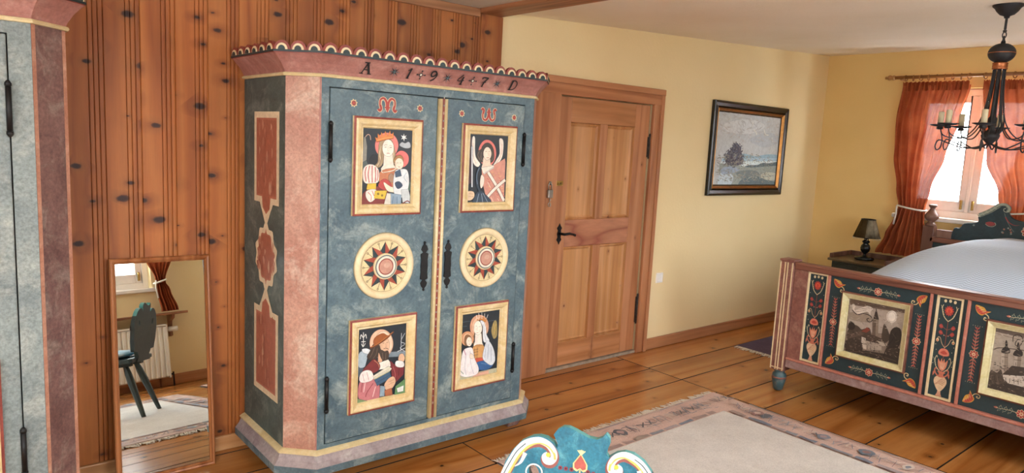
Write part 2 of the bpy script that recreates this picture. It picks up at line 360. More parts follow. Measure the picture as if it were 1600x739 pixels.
class Paint:
    """flat hand-painted decoration: coloured shapes laid over one another on a plane, unit = mm"""
    def __init__(s, o, ux, uy, eps=6e-5, unit=.001):
        s.o = Vector(o); s.ux = Vector(ux).normalized(); s.uy = Vector(uy).normalized(); s.n = s.ux.cross(s.uy); s.k = 0; s.eps = eps; s.unit = unit
        s.v = []; s.f = []; s.c = []; s.T = lambda p: p
    def _add(s, pts, faces, col):
        b = len(s.v); h = s.k*s.eps
        for p in pts:
            q = s.T(p); s.v.append(s.o+s.ux*(q[0]*s.unit)+s.uy*(q[1]*s.unit)+s.n*h)
        for f in faces: s.f.append(tuple(i+b for i in f)); s.c.append(lin(col))
    def poly(s, col, pts): s.k += 1; s._add(pts, [tuple(range(len(pts)))], col)
    def blob(s, col, pts, k=4): s.poly(col, spline(pts, True, k))
    def ell(s, col, x, y, rx, ry=None, a=0, n=16):
        ry = rx if ry is None else ry
        s.poly(col, [(x+rx*cos(t)*cos(a)-ry*sin(t)*sin(a), y+rx*cos(t)*sin(a)+ry*sin(t)*cos(a)) for t in [2*pi*i/n for i in range(n)]])
    def ring(s, col, x, y, r0, r1, n=28):
        s.k += 1; pts = [(x+r*cos(2*pi*i/n), y+r*sin(2*pi*i/n)) for r in (r0, r1) for i in range(n)]
        s._add(pts, [(i, (i+1) % n, n+(i+1) % n, n+i) for i in range(n)], col)
    def stroke(s, col, w, pts, taper=False, k=5):
        s.k += 1; P = spline(pts, False, k) if len(pts) > 2 else list(pts); L = []; R = []; N = len(P)
        for i in range(N):
            a, b = P[max(i-1, 0)], P[min(i+1, N-1)]; dx, dy = b[0]-a[0], b[1]-a[1]; d = sqrt(dx*dx+dy*dy) or 1
            hw = w/2*(1 if not taper else (1-.85*i/(N-1))); L.append((P[i][0]-dy/d*hw, P[i][1]+dx/d*hw)); R.append((P[i][0]+dy/d*hw, P[i][1]-dx/d*hw))
        s._add(L+R, [(N+i, N+i+1, i+1, i) for i in range(N-1)], col)
    def leaf(s, col, x, y, l, w, a, col2=None):
        A, B = cos(a), sin(a); up = [(0, 0), (.3*l, w/2), (.65*l, w*.38), (l, 0)]; dn = [(.65*l, -w*.38), (.3*l, -w/2)]
        R = lambda P: [(x+p*A-q*B, y+p*B+q*A) for p, q in P]
        if col2: s.poly(col, R(up)); s.poly(col2, R([(0, 0), (l, 0)]+dn))
        else: s.poly(col, R(up+dn))
    def dabs(s, pts, cols, n, l, w, seed=1):
        """short brush dabs scattered inside an outline"""
        r = random.Random(seed); xs = [p[0] for p in pts]; ys = [p[1] for p in pts]
        def inside(x, y):
            k = False
            for (x0, y0), (x1, y1) in zip(pts, pts[1:]+pts[:1]):
                if (y0 > y) != (y1 > y) and x < (x1-x0)*(y-y0)/(y1-y0)+x0: k = not k
            return k
        s.k += 3; k0 = s.k
        while n > 0:
            x, y = r.uniform(min(xs), max(xs)), r.uniform(min(ys), max(ys)); n -= 1
            if inside(x, y):
                a = r.uniform(-.6, .6); h = l*r.uniform(.5, 1.2)/2; s.k = k0+n % 5
                p = [(x-h*cos(a), y-h*sin(a)), (x, y-w/2), (x+h*cos(a), y+h*sin(a)), (x, y+w/2)]; s._add(p, [(0, 1, 2, 3)], r.choice(cols))
        s.k = k0+6
    def data(s, D, line=0):
        for d in D:
            if line and d[0] in 'pc' and len(d[2]) < 60:
                P = list(d[2]); P = P if d[0] == 'p' else spline(P, True, 3); dk = ''.join('%02x' % int(int(d[1][i:i+2], 16)*.5) for i in (0, 2, 4))
                s.stroke(dk, line, P+P[:1], k=1)
            if d[0] == 'p': s.poly(d[1], d[2])
            elif d[0] == 'c': s.blob(d[1], d[2])
            elif d[0] == 's': s.stroke(d[1], d[2], d[3])
        return s
    def build(s, name, parent, local=False, mat='paint'):
        me = bpy.data.meshes.new(name); b = Vector((0, 0, 0)) if local else base_of(parent)
        me.from_pydata([p-b for p in s.v], [], s.f)
        at = me.color_attributes.new('Col', 'FLOAT_COLOR', 'CORNER'); cs = []
        for p, c in zip(me.polygons, s.c): cs += list(c)*p.loop_total
        at.data.foreach_set('color', cs); me.materials.append(M[mat])
        flip = [i for i, p in enumerate(me.polygons) if p.normal.dot(s.n) < 0]
        if flip:
            bm = bmesh.new(); bm.from_mesh(me); bm.faces.ensure_lookup_table(); bmesh.ops.reverse_faces(bm, faces=[bm.faces[i] for i in flip]); bm.to_mesh(me); bm.free()
        o = bpy.data.objects.new(name, me); COL.objects.link(o)
        if parent: o.parent = parent
        return o
PAINT_QUEEN=[
 ('c','e8837a',[(225,310),(219,286),(204,265),(181,254),(155,253),(132,263),(115,282),(109,306),(114,331),(129,350),(152,362),(177,363),(201,354),(218,335)]),
 ('c','e8746e',[(281,251),(278,235),(268,222),(254,215),(237,215),(223,222),(212,234),(208,250),(211,265),(221,278),(235,286),(251,286),(266,279),(277,267)]),
 ('p','8d8a80',[(52,301),(55,341),(61,341),(69,302),(68,241),(45,227),(47,261)]),
 ('s','c9a08a',3,[(61,341),(72,352),(83,348),(87,329)]),
 ('c','b4bac0',[(232,311),(243,325),(260,321),(276,328),(286,320),(286,303),(260,300)]),
 ('p','55605c',[(43,227),(67,241),(83,207),(61,167),(44,146)]),
 ('c','11161a',[(82,241),(96,265),(119,263),(132,232),(113,211),(90,218)]),
 ('p','f2f2ee',[(252,363),(255,352),(266,357),(259,348),(269,341),(256,343),(254,330),(249,342),(239,338),(245,347),(237,356),(249,352)]),
 ('p','4e6a5a',[(270,140),(292,147),(292,111),(276,97)]),
 ('c','a58c6a',[(130,321),(152,335),(187,333),(202,306),(212,265),(208,230),(199,216),(186,244),(158,264),(148,229),(132,212),(105,213),(124,235),(125,276)]),
 ('s','d9c8a4',3,[(138,304),(131,270),(137,243),(121,218)]),
 ('s','7d6548',2.5,[(144,284),(140,249),(125,214)]),
 ('s','d9c8a4',3,[(199,299),(202,265),(198,230)]),
 ('p','efe3d2',[(155,277),(195,275),(203,223),(225,210),(217,193),(146,186),(140,206),(152,221)]),
 ('c','f3e8d8',[(201,298),(199,282),(191,268),(180,261),(168,261),(156,267),(148,280),(145,296),(147,312),(154,325),(165,333),(178,333),(189,326),(198,314)]),
 ('s','7a6455',1.4,[(152,307),(161,312),(168,309)]),
 ('s','7a6455',1.4,[(179,308),(186,310),(194,306)]),
 ('s','4c4038',2,[(155,300),(166,301)]),
 ('s','4c4038',2,[(180,300),(192,300)]),
 ('s','b89880',1.4,[(172,305),(171,286),(177,285)]),
 ('s','a8504a',2.4,[(167,273),(173,275),(181,273)]),
 ('p','d9823f',[(115,321),(107,343),(120,336),(120,359),(134,343),(137,365),(152,348),(156,371),(169,351),(180,375),(185,351),(197,368),(198,340),(156,332)]),
 ('s','8a4a22',2,[(118,322),(156,332),(197,340)]),
 ('s','f0c070',1.6,[(119,330),(156,340),(195,347)]),
 ('c','c57b52',[(141,196),(223,207),(215,168),(202,126),(163,112),(134,146)]),
 ('s','f0e0c8',4,[(143,203),(149,189),(199,198),(220,211)]),
 ('s','5a3428',1.2,[(148,195),(156,188),(200,195),(218,204)]),
 ('p','7c2d26',[(54,95),(85,126),(194,129),(179,98),(161,46),(46,44)]),
 ('c','f0ddd0',[(51,173),(54,204),(75,222),(105,220),(127,200),(131,167),(123,145),(85,139),(60,146)]),
 ('s','b03a36',4,[(68,213),(62,187),(68,149)]),
 ('s','b03a36',4,[(83,218),(77,180),(83,144)]),
 ('s','b03a36',4,[(96,219),(96,180),(98,144)]),
 ('s','b03a36',4,[(110,213),(114,181),(112,146)]),
 ('s','b03a36',3.5,[(123,200),(125,174),(121,152)]),
 ('p','d6b636',[(75,139),(117,141),(116,115),(72,114)]),
 ('s','8c6c18',1.6,[(76,138),(72,114),(116,115)]),
 ('c','f0ddd0',[(69,105),(97,115),(120,109),(117,78),(91,59),(71,78)]),
 ('s','c05048',3,[(78,102),(94,85),(93,64)]),
 ('s','c05048',3,[(97,109),(109,85)]),
 ('p','d6b636',[(113,108),(172,109),(161,71),(108,75)]),
 ('c','8c6c18',[(132,95),(132,93),(130,92),(129,91),(127,91),(126,92),(125,93),(124,95),(124,96),(126,97),(127,98),(129,98),(130,97),(131,96)]),
 ('c','8c6c18',[(152,88),(151,86),(150,85),(149,84),(147,84),(145,85),(144,86),(144,88),(144,89),(145,90),(147,91),(148,91),(150,90),(151,89)]),
 ('c','b8443c',[(127,133),(153,160),(185,147),(194,119),(155,112)]),
 ('c','efdcc4',[(154,146),(190,126),(226,122),(267,115),(259,97),(203,101),(172,110)]),
 ('c','a98468',[(177,167),(188,185),(204,174),(203,150),(187,147)]),
 ('c','dfe3e4',[(209,192),(231,203),(270,202),(283,161),(281,125),(265,83),(219,82),(203,126)]),
 ('s','9fb0ba',3,[(268,189),(257,168),(274,147)]),
 ('p','40546b',[(210,192),(235,204),(244,175),(213,168)]),
 ('c','2d4058',[(211,142),(233,149),(250,131),(226,117)]),
 ('p','8aa0b3',[(183,98),(245,89),(245,43),(192,43)]),
 ('s','55708a',3,[(203,84),(201,45)]),
 ('s','55708a',3,[(223,82),(224,47)]),
 ('p','c9cfd0',[(244,111),(280,115),(291,83),(290,50),(254,55)]),
 ('s','7a3028',5,[(253,50),(277,61),(290,54)]),
 ('p','d8d0c0',[(172,98),(190,94),(192,44),(157,44)]),
 ('c','b07c48',[(201,237),(212,261),(237,266),(251,245),(238,231)]),
 ('c','f0ddc6',[(251,230),(249,219),(243,210),(234,205),(225,205),(216,210),(210,218),(207,229),(209,239),(215,248),(223,253),(233,253),(242,249),(248,240)]),
 ('s','5a4638',1.5,[(217,233),(225,233)]),
 ('s','5a4638',1.5,[(232,233),(240,233)]),
 ('s','a8504a',2,[(224,215),(234,215)]),
 ('s','c9a078',2.5,[(203,244),(211,230),(208,216)])]
PAINT_ANGEL=[
 ('p','5a4048',[(40,367),(60,361),(68,258),(67,141),(43,129)]),
 ('c','d9766b',[(214,289),(210,262),(196,238),(174,226),(150,226),(127,238),(111,260),(104,286),(107,314),(121,337),(142,351),(167,351),(190,339),(207,317)]),
 ('c','2a2f36',[(200,286),(198,264),(187,246),(171,234),(152,234),(135,244),(122,262),(117,284),(120,307),(130,325),(146,336),(165,337),(182,327),(195,309)]),
 ('c','ece4d8',[(63,355),(71,367),(79,355),(81,304),(89,266),(117,234),(102,220),(74,240),(63,303)]),
 ('s','c9a08c',2.5,[(68,336),(73,272),(92,236)]),
 ('c','ece0d2',[(230,353),(239,363),(254,353),(258,316),(252,270),(227,236),(197,224),(217,256),(236,289)]),
 ('s','c98878',2.5,[(248,336),(246,282),(218,238)]),
 ('c','40362e',[(118,305),(133,328),(157,336),(183,327),(197,298),(201,262),(184,242),(137,244),(108,246),(95,272),(99,295)]),
 ('s','6f5f50',3,[(110,298),(100,276),(116,254)]),
 ('s','6f5f50',3,[(122,292),(120,266),(133,248)]),
 ('s','6f5f50',3,[(187,294),(196,268),(185,250)]),
 ('p','e6cfb8',[(135,266),(176,264),(181,232),(201,228),(126,216),(132,234)]),
 ('c','eed9c4',[(183,286),(181,272),(175,262),(166,256),(155,254),(145,260),(137,272),(134,285),(136,298),(142,309),(151,316),(162,316),(172,310),(179,300)]),
 ('s','40362e',5,[(136,311),(158,322),(179,314)]),
 ('s','4c4038',1.6,[(144,295),(154,297)]),
 ('s','4c4038',1.6,[(164,296),(174,296)]),
 ('s','b89880',1.3,[(160,293),(165,278),(160,276)]),
 ('s','a8504a',2.2,[(154,266),(169,266)]),
 ('p','cf8f7c',[(127,212),(201,228),(270,264),(275,244),(277,37),(197,40),(155,89),(134,149)]),
 ('s','e0b86a',2.6,[(148,198),(158,198)]),
 ('s','b8544a',2.6,[(194,174),(205,166)]),
 ('s','efd9c0',2.6,[(241,149),(253,137)]),
 ('s','e0b86a',2.6,[(173,125),(183,123)]),
 ('s','b8544a',2.6,[(219,99),(230,93)]),
 ('s','efd9c0',2.6,[(267,73),(278,60)]),
 ('s','e0b86a',2.6,[(189,194),(199,194)]),
 ('s','b8544a',2.6,[(236,169),(247,162)]),
 ('s','efd9c0',2.6,[(167,145),(178,131)]),
 ('s','e0b86a',2.6,[(214,119),(224,119)]),
 ('s','b8544a',2.6,[(261,95),(272,87)]),
 ('s','efd9c0',2.6,[(192,69),(203,56)]),
 ('s','e0b86a',2.6,[(230,190),(241,188)]),
 ('s','b8544a',2.6,[(162,164),(173,157)]),
 ('s','efd9c0',2.6,[(208,139),(219,127)]),
 ('s','e0b86a',2.6,[(256,115),(266,113)]),
 ('s','b8544a',2.6,[(187,89),(197,83)]),
 ('s','efd9c0',2.6,[(234,64),(245,51)]),
 ('s','e0b86a',2.6,[(157,184),(167,184)]),
 ('s','b8544a',2.6,[(203,159),(214,153)]),
 ('s','efd9c0',2.6,[(250,135),(261,121)]),
 ('s','e0b86a',2.6,[(181,109),(191,109)]),
 ('s','b8544a',2.6,[(228,85),(239,77)]),
 ('s','efd9c0',2.6,[(160,60),(170,47)]),
 ('s','e0b86a',2.6,[(197,180),(208,180)]),
 ('s','b8544a',2.6,[(244,155),(255,149)]),
 ('s','efd9c0',2.6,[(176,131),(187,117)]),
 ('s','e0b86a',2.6,[(222,105),(233,105)]),
 ('s','b8544a',2.6,[(270,79),(281,73)]),
 ('s','efd9c0',2.6,[(201,55),(212,42)]),
 ('s','e0b86a',2.6,[(239,176),(249,174)]),
 ('s','b8544a',2.6,[(170,151),(181,143)]),
 ('s','efd9c0',2.6,[(217,125),(228,113)]),
 ('s','e0b86a',2.6,[(264,101),(275,99)]),
 ('p','efe3d2',[(123,216),(201,228),(199,214),(136,188)]),
 ('s','c9c0b8',7,[(140,186),(200,220)]),
 ('s','5a3a34',19,[(166,194),(221,129),(276,51)]),
 ('s','ece0d2',15,[(166,194),(221,129),(276,51)]),
 ('s','5a3a34',19,[(165,69),(217,115),(277,157)]),
 ('s','ece0d2',15,[(165,69),(217,115),(277,157)]),
 ('c','efe0d0',[(125,180),(142,167),(141,135),(126,115),(119,147)]),
 ('s','2a3846',11,[(116,226),(100,194),(97,161),(103,129),(121,99)]),
 ('s','64788c',4,[(110,214),(98,188),(97,161),(103,135)]),
 ('p','2e3f50',[(103,97),(133,101),(189,58),(199,39),(72,41),(85,68)]),
 ('s','8ea2b2',3,[(114,89),(103,43)]),
 ('s','8ea2b2',3,[(130,89),(141,42)]),
 ('s','8ea2b2',2.5,[(139,91),(173,43)]),
 ('p','cfd3d6',[(56,313),(60,323),(65,313),(74,121),(66,121)]),
 ('s','20262b',4,[(36,113),(102,113)]),
 ('s','3a4048',4.5,[(68,113),(67,49)]),
 ('c','e3c4a2',[(39,89),(51,101),(80,97),(86,75),(69,59),(45,58)]),
 ('s','a88060',1.6,[(52,89),(79,87)]),
 ('s','a88060',1.6,[(51,77),(80,75)])]
PAINT_PILGRIM=[
 ('p','7f8d96',[(45,278),(297,254),(297,229),(44,257)]),
 ('p','4c5f6c',[(45,215),(65,225),(88,193),(45,165)]),
 ('s','e6e6e0',3,[(74,375),(75,333)]),
 ('s','e6e6e0',3.4,[(59,346),(63,366),(74,351),(85,365),(90,345)]),
 ('s','e6e6e0',3,[(64,333),(86,331)]),
 ('s','e6e6e0',3,[(75,331),(73,307)]),
 ('s','e6e6e0',3,[(65,324),(74,310),(85,323)]),
 ('s','c8ced4',2.4,[(272,345),(271,257)]),
 ('s','c8ced4',2.4,[(290,342),(270,305),(293,290),(267,274),(294,253)]),
 ('s','c8ced4',3,[(252,258),(294,270)]),
 ('c','a6b8c4',[(53,277),(78,290),(98,277),(89,228),(80,212),(53,220)]),
 ('c','dde2e4',[(69,297),(93,297),(117,281),(105,271),(78,280)]),
 ('c','ecbb9c',[(228,301),(223,273),(207,252),(183,243),(155,248),(131,264),(114,290),(107,319),(112,347),(128,367),(152,377),(179,373),(204,357),(221,331)]),
 ('c','f4cdb2',[(224,302),(221,277),(208,259),(190,251),(170,254),(151,268),(138,290),(133,315),(136,340),(148,358),(166,366),(187,364),(206,350),(219,328)]),
 ('c','3f332b',[(121,309),(148,313),(163,281),(156,260),(135,239),(108,243),(94,260),(109,282)]),
 ('s','6a584a',3,[(132,299),(121,273),(110,253)]),
 ('s','6a584a',3,[(146,291),(140,263),(125,245)]),
 ('p','d8ab8a',[(153,268),(180,242),(167,218),(151,225)]),
 ('c','dfb594',[(209,297),(207,282),(201,271),(191,266),(179,268),(169,276),(162,289),(159,304),(161,319),(167,330),(177,335),(189,334),(199,326),(206,312)]),
 ('c','463830',[(156,275),(168,279),(184,270),(200,271),(207,252),(201,231),(185,224),(168,240)]),
 ('s','7a6858',2.4,[(173,265),(176,236)]),
 ('s','7a6858',2.4,[(191,261),(190,230)]),
 ('s','463830',2.6,[(177,283),(190,285),(203,278)]),
 ('s','3a2e26',1.8,[(172,311),(181,311)]),
 ('s','3a2e26',1.8,[(192,311),(200,311)]),
 ('s','a88060',1.4,[(188,309),(191,292),(185,292)]),
 ('c','9a5527',[(127,312),(127,336),(147,352),(174,357),(193,345),(209,339),(172,317),(144,308)]),
 ('s','6f3a1a',7,[(107,298),(147,308),(193,334),(229,358)]),
 ('s','b8743c',3,[(110,302),(148,313),(193,338),(224,357)]),
 ('p','ece6da',[(156,220),(204,228),(223,199),(206,187),(156,188)]),
 ('c','7b2f30',[(73,196),(103,225),(129,242),(151,224),(162,200),(143,181),(96,177)]),
 ('s','c98a6a',3,[(130,237),(151,217),(158,198)]),
 ('c','c2787c',[(52,114),(68,161),(104,176),(145,140),(164,100),(159,53),(99,53),(59,65)]),
 ('s','8a3a40',3.4,[(74,145),(68,97)]),
 ('s','8a3a40',4,[(128,128),(98,91),(91,70)]),
 ('s','ecc8c4',4,[(89,150),(80,94)]),
 ('s','ecc8c4',4,[(141,111),(127,63)]),
 ('c','efe2dc',[(57,163),(67,189),(93,196),(119,185),(128,150),(97,140),(67,144)]),
 ('s','b8868a',2.4,[(73,181),(82,147)]),
 ('s','b8868a',2.4,[(94,188),(105,146)]),
 ('p','7b2f34',[(214,222),(232,203),(290,178),(287,143),(248,112),(225,147)]),
 ('s','b05a5c',3,[(230,190),(243,151),(240,122)]),
 ('s','5a1e24',3,[(263,177),(260,141)]),
 ('p','ded8c2',[(126,163),(205,197),(223,182),(211,169),(134,143)]),
 ('s','8c8470',1.4,[(131,155),(212,184)]),
 ('s','8c8470',1.4,[(133,149),(211,176)]),
 ('p','3f5f7a',[(133,145),(212,171),(222,139),(149,113)]),
 ('s','b8b060',2.4,[(134,146),(211,171)]),
 ('s','28405a',2,[(141,127),(216,153)]),
 ('c','dfb594',[(186,109),(207,136),(234,141),(245,114),(228,87),(199,81)]),
 ('s','a07858',1.5,[(208,121),(236,127)]),
 ('s','a07858',1.5,[(208,107),(240,115)]),
 ('p','8fa6b4',[(165,110),(189,102),(187,56),(163,59)]),
 ('p','b06a4a',[(188,82),(225,88),(231,53),(192,55)]),
 ('c','dfb594',[(258,215),(262,242),(280,244),(291,224),(283,205)]),
 ('c','e6e6e2',[(242,195),(247,215),(283,206),(287,182),(262,182)]),
 ('p','5f8a5c',[(246,92),(297,121),(297,52),(241,49)]),
 ('p','e3e6e2',[(253,81),(289,88),(288,61),(258,61)]),
 ('p','7f9a6c',[(46,72),(61,65),(100,50),(46,51)])]
PAINT_MOTHER=[
 ('s','55656f',2,[(37,345),(96,345),(113,332)]),
 ('s','55656f',2,[(40,324),(81,322)]),
 ('s','55656f',2,[(208,331),(270,330)]),
 ('s','55656f',2,[(218,294),(277,293)]),
 ('c','9c8a58',[(238,284),(252,325),(271,319),(278,250),(258,231),(244,254)]),
 ('s','d9b050',2.5,[(249,315),(263,273)]),
 ('s','d9b050',2.5,[(266,309),(257,253)]),
 ('p','aeb09a',[(36,201),(53,191),(68,69),(39,68)]),
 ('p','b9b79a',[(39,68),(287,70),(289,40),(39,46)]),
 ('p','d8a890',[(137,64),(232,65),(233,47),(129,48)]),
 ('c','d7a07f',[(218,301),(214,274),(198,255),(174,246),(148,250),(124,265),(105,289),(99,317),(103,343),(117,362),(141,371),(168,368),(194,353),(212,329)]),
 ('c','e4b898',[(205,303),(202,280),(190,264),(172,256),(150,259),(132,272),(117,292),(112,315),(116,337),(127,353),(145,361),(165,358),(185,346),(198,326)]),
 ('s','f0ece2',2.2,[(135,373),(140,355)]),
 ('s','f0ece2',2.2,[(149,381),(154,360)]),
 ('s','f0ece2',2.2,[(169,382),(172,360)]),
 ('s','f0ece2',2.2,[(188,375),(188,356)]),
 ('s','f0ece2',2.2,[(210,366),(202,347)]),
 ('p','c8823f',[(144,334),(141,352),(153,342),(161,357),(173,345),(184,358),(190,340),(200,346),(198,328),(169,338)]),
 ('c','4a372c',[(128,320),(141,339),(168,341),(184,327),(188,262),(177,228),(127,236),(129,278)]),
 ('s','b89058',2.6,[(127,278),(121,244),(129,214)]),
 ('c','e3e6ea',[(162,339),(184,332),(200,296),(206,260),(226,225),(193,223),(182,263),(180,306)]),
 ('s','9aa6b4',2.4,[(184,319),(194,261),(205,228)]),
 ('p','f0e4d6',[(133,280),(172,272),(180,221),(190,204),(125,212),(133,235)]),
 ('c','f3e8d8',[(174,301),(173,285),(165,273),(156,268),(145,269),(133,278),(125,292),(123,308),(124,323),(131,335),(141,341),(152,340),(162,331),(170,317)]),
 ('s','5a4a40',1.5,[(133,315),(144,315)]),
 ('s','5a4a40',1.5,[(153,311),(165,309)]),
 ('s','c0a890',1.3,[(145,310),(142,294),(149,292)]),
 ('s','a8504a',2.2,[(140,280),(152,279)]),
 ('c','cf9a5d',[(124,209),(182,211),(200,175),(194,137),(149,132),(125,144)]),
 ('s','3a2a20',2,[(133,202),(137,149)]),
 ('s','3a2a20',2,[(149,203),(150,143)]),
 ('s','3a2a20',1.8,[(125,192),(157,193)]),
 ('s','3a2a20',1.8,[(125,178),(157,179)]),
 ('s','3a2a20',1.8,[(125,163),(158,163)]),
 ('s','5a3a20',1.4,[(127,210),(180,208)]),
 ('c','c8553f',[(132,143),(184,142),(202,125),(168,114),(135,123)]),
 ('c','2f5f96',[(138,114),(176,125),(256,117),(254,87),(214,72),(161,84)]),
 ('s','5a86b8',3,[(177,114),(230,98)]),
 ('c','d6dbe2',[(209,227),(234,213),(260,166),(269,114),(248,92),(217,108),(188,138),(192,183)]),
 ('s','98a4b4',3,[(221,208),(220,129)]),
 ('s','98a4b4',3,[(238,191),(244,110)]),
 ('s','98a4b4',2.6,[(204,189),(200,139)]),
 ('c','d79a70',[(124,252),(121,236),(109,224),(95,219),(77,222),(60,231),(49,246),(44,263),(48,279),(57,290),(73,295),(91,293),(107,284),(119,269)]),
 ('c','e8b690',[(113,253),(111,241),(103,232),(92,228),(79,229),(68,237),(59,248),(56,261),(57,274),(64,283),(76,287),(89,285),(101,278),(109,266)]),
 ('c','8a6240',[(65,259),(76,278),(97,272),(109,252),(108,225),(73,223)]),
 ('c','f0dcc8',[(112,238),(111,228),(107,220),(100,216),(93,218),(85,223),(80,232),(77,243),(79,253),(84,261),(89,264),(97,263),(105,258),(109,249)]),
 ('s','5a4a40',1.4,[(88,246),(95,245)]),
 ('s','5a4a40',1.4,[(101,244),(108,242)]),
 ('s','a8504a',1.8,[(93,227),(103,225)]),
 ('c','efe8e8',[(60,197),(87,209),(117,202),(132,150),(161,95),(158,65),(129,56),(77,59),(45,80),(49,143)]),
 ('s','b8b4c0',2.6,[(79,187),(75,110),(85,66)]),
 ('s','b8b4c0',2.6,[(104,190),(113,118),(133,65)]),
 ('s','c890a0',5,[(64,203),(77,173)]),
 ('c','efd8c4',[(105,176),(125,165),(125,147),(105,154)]),
 ('s','a8b4ac',6,[(41,102),(68,76)])]
PAINT_VILLAGE=[
 ('p','b0a296',[(39,372),(358,382),(365,219),(43,162)]),
 ('p','6a5648',[(39,370),(359,380),(360,348),(41,332)]),
 ('s','4a3a30',3,[(56,343),(174,351),(349,358)]),
 ('s','a2937f',3,[(218,336),(356,341)]),
 ('c','9a8a7a',[(41,277),(126,307),(172,283),(154,246),(45,243)]),
 ('c','d8ccc0',[(54,335),(75,330),(73,304),(143,344),(179,334),(168,316),(166,291),(147,309),(96,283),(62,302)]),
 ('s','2e221c',5,[(58,301),(91,279),(127,294),(171,286),(180,260),(163,250),(150,263),(162,272)]),
 ('s','4a3a30',1.2,[(87,308),(145,331)]),
 ('s','4a3a30',1.2,[(94,298),(142,319)]),
 ('c','ddd2c6',[(319,317),(318,300),(311,286),(300,276),(286,273),(274,277),(264,288),(259,303),(260,320),(267,334),(278,344),(291,347),(304,343),(314,332)]),
 ('c','efe6da',[(311,315),(310,302),(305,291),(297,284),(287,282),(278,285),(270,293),(267,305),(268,318),(273,329),(281,336),(291,338),(300,335),(307,326)]),
 ('s','d8ccc0',2,[(257,275),(271,289)]),
 ('s','d8ccc0',2,[(296,262),(294,276)]),
 ('s','d8ccc0',2,[(329,319),(318,316)]),
 ('s','d8ccc0',2,[(256,330),(267,323)]),
 ('p','3a2c24',[(188,274),(197,343),(219,277)]),
 ('p','6a584a',[(184,270),(217,276),(225,173),(193,170)]),
 ('s','2a201a',2,[(202,257),(203,234)]),
 ('s','2a201a',2,[(191,229),(220,232)]),
 ('p','8c7a6a',[(203,273),(217,274),(226,175),(211,173)]),
 ('c','4e4036',[(45,162),(71,209),(104,209),(128,194),(169,215),(184,174),(167,136),(60,108)]),
 ('c','33271f',[(45,185),(51,224),(71,226),(87,205),(74,179)]),
 ('p','5f4e42',[(66,154),(125,184),(142,163),(59,120)]),
 ('p','84402f',[(127,182),(158,215),(179,204),(158,181)]),
 ('p','4a3a30',[(135,152),(158,181),(249,167),(242,134),(158,122)]),
 ('p','c9bcae',[(133,150),(157,147),(169,79),(138,83)]),
 ('p','a89a8c',[(159,133),(253,133),(257,96),(169,79)]),
 ('s','2e221c',2,[(172,108),(175,83)]),
 ('s','2e221c',2,[(192,110),(195,84)]),
 ('s','2e221c',2,[(213,111),(216,87)]),
 ('p','b8aa9a',[(221,149),(282,145),(283,126),(254,124)]),
 ('c','3e3128',[(43,104),(91,128),(135,116),(145,61),(102,38),(47,47)]),
 ('s','6a584a',2,[(61,97),(76,66)]),
 ('s','6a584a',2,[(94,105),(110,64)]),
 ('p','33281f',[(46,47),(174,72),(280,81),(366,76),(368,24),(46,30)]),
 ('s','5f4e42',3,[(68,41),(197,64),(344,54)]),
 ('c','4a3c30',[(249,167),(250,246),(259,255),(285,210),(293,179),(275,152)]),
 ('c','2f251d',[(291,156),(294,223),(317,253),(347,247),(356,195),(345,137),(308,105),(283,121)]),
 ('s','241a14',5,[(270,56),(285,121),(314,184),(324,225)]),
 ('s','241a14',3,[(285,121),(260,159)]),
 ('s','5a4a3c',2,[(305,215),(329,188)]),
 ('s','5a4a3c',2,[(327,165),(346,181)]),
 ('c','3a2e24',[(281,109),(335,134),(367,121),(366,76),(301,75)])]
PAINT_CHURCH=[
 ('p','a89a8c',[(23,383),(257,393),(292,116),(26,80)]),
 ('p','6a5a50',[(23,383),(257,393),(264,349),(26,356)]),
 ('s','8a7a6c',4,[(31,346),(158,338),(264,349)]),
 ('s','54463c',5,[(29,254),(73,277),(269,296)]),
 ('s','33281f',4,[(111,321),(111,352),(136,363),(152,342),(143,307),(123,307),(131,337),(162,334)]),
 ('s','33281f',3,[(162,334),(192,352),(230,340)]),
 ('p','b0a294',[(67,247),(97,252),(111,117),(75,118)]),
 ('p','b0a294',[(126,248),(155,254),(159,177),(131,174)]),
 ('p','8c7e70',[(83,249),(97,252),(107,150),(95,146)]),
 ('p','8c7e70',[(142,251),(155,254),(159,177),(148,176)]),
 ('c','2a201c',[(69,251),(70,270),(81,288),(79,303),(81,322),(89,306),(91,288),(103,274),(102,255)]),
 ('c','2a201c',[(123,250),(124,270),(134,286),(131,303),(135,324),(143,304),(146,289),(159,277),(158,254)]),
 ('s','54463c',3,[(71,229),(99,232)]),
 ('s','54463c',3,[(127,228),(159,232)]),
 ('s','33281f',2,[(79,213),(81,197)]),
 ('s','33281f',2,[(136,215),(139,200)]),
 ('p','3e332b',[(87,135),(123,193),(211,203),(215,170),(110,130)]),
 ('p','c9beb2',[(89,135),(216,160),(226,84),(93,89)]),
 ('s','33281f',2.4,[(103,124),(106,102)]),
 ('s','33281f',2.4,[(122,125),(124,101)]),
 ('s','33281f',2.4,[(139,128),(143,102)]),
 ('s','33281f',2.4,[(158,131),(162,103)]),
 ('c','4a3e34',[(25,91),(33,140),(62,137),(78,159),(94,112),(115,95),(82,51),(29,44)]),
 ('s','6e5f52',2,[(37,106),(51,76)]),
 ('s','6e5f52',2,[(62,126),(74,83)]),
 ('s','2e241e',2,[(50,122),(65,68)]),
 ('p','3a2f27',[(26,57),(115,95),(295,95),(308,-11),(26,34)]),
 ('p','c9beb2',[(212,192),(245,212),(281,201),(292,116),(223,106)]),
 ('p','4a3c32',[(208,191),(242,242),(288,219),(291,198)])]
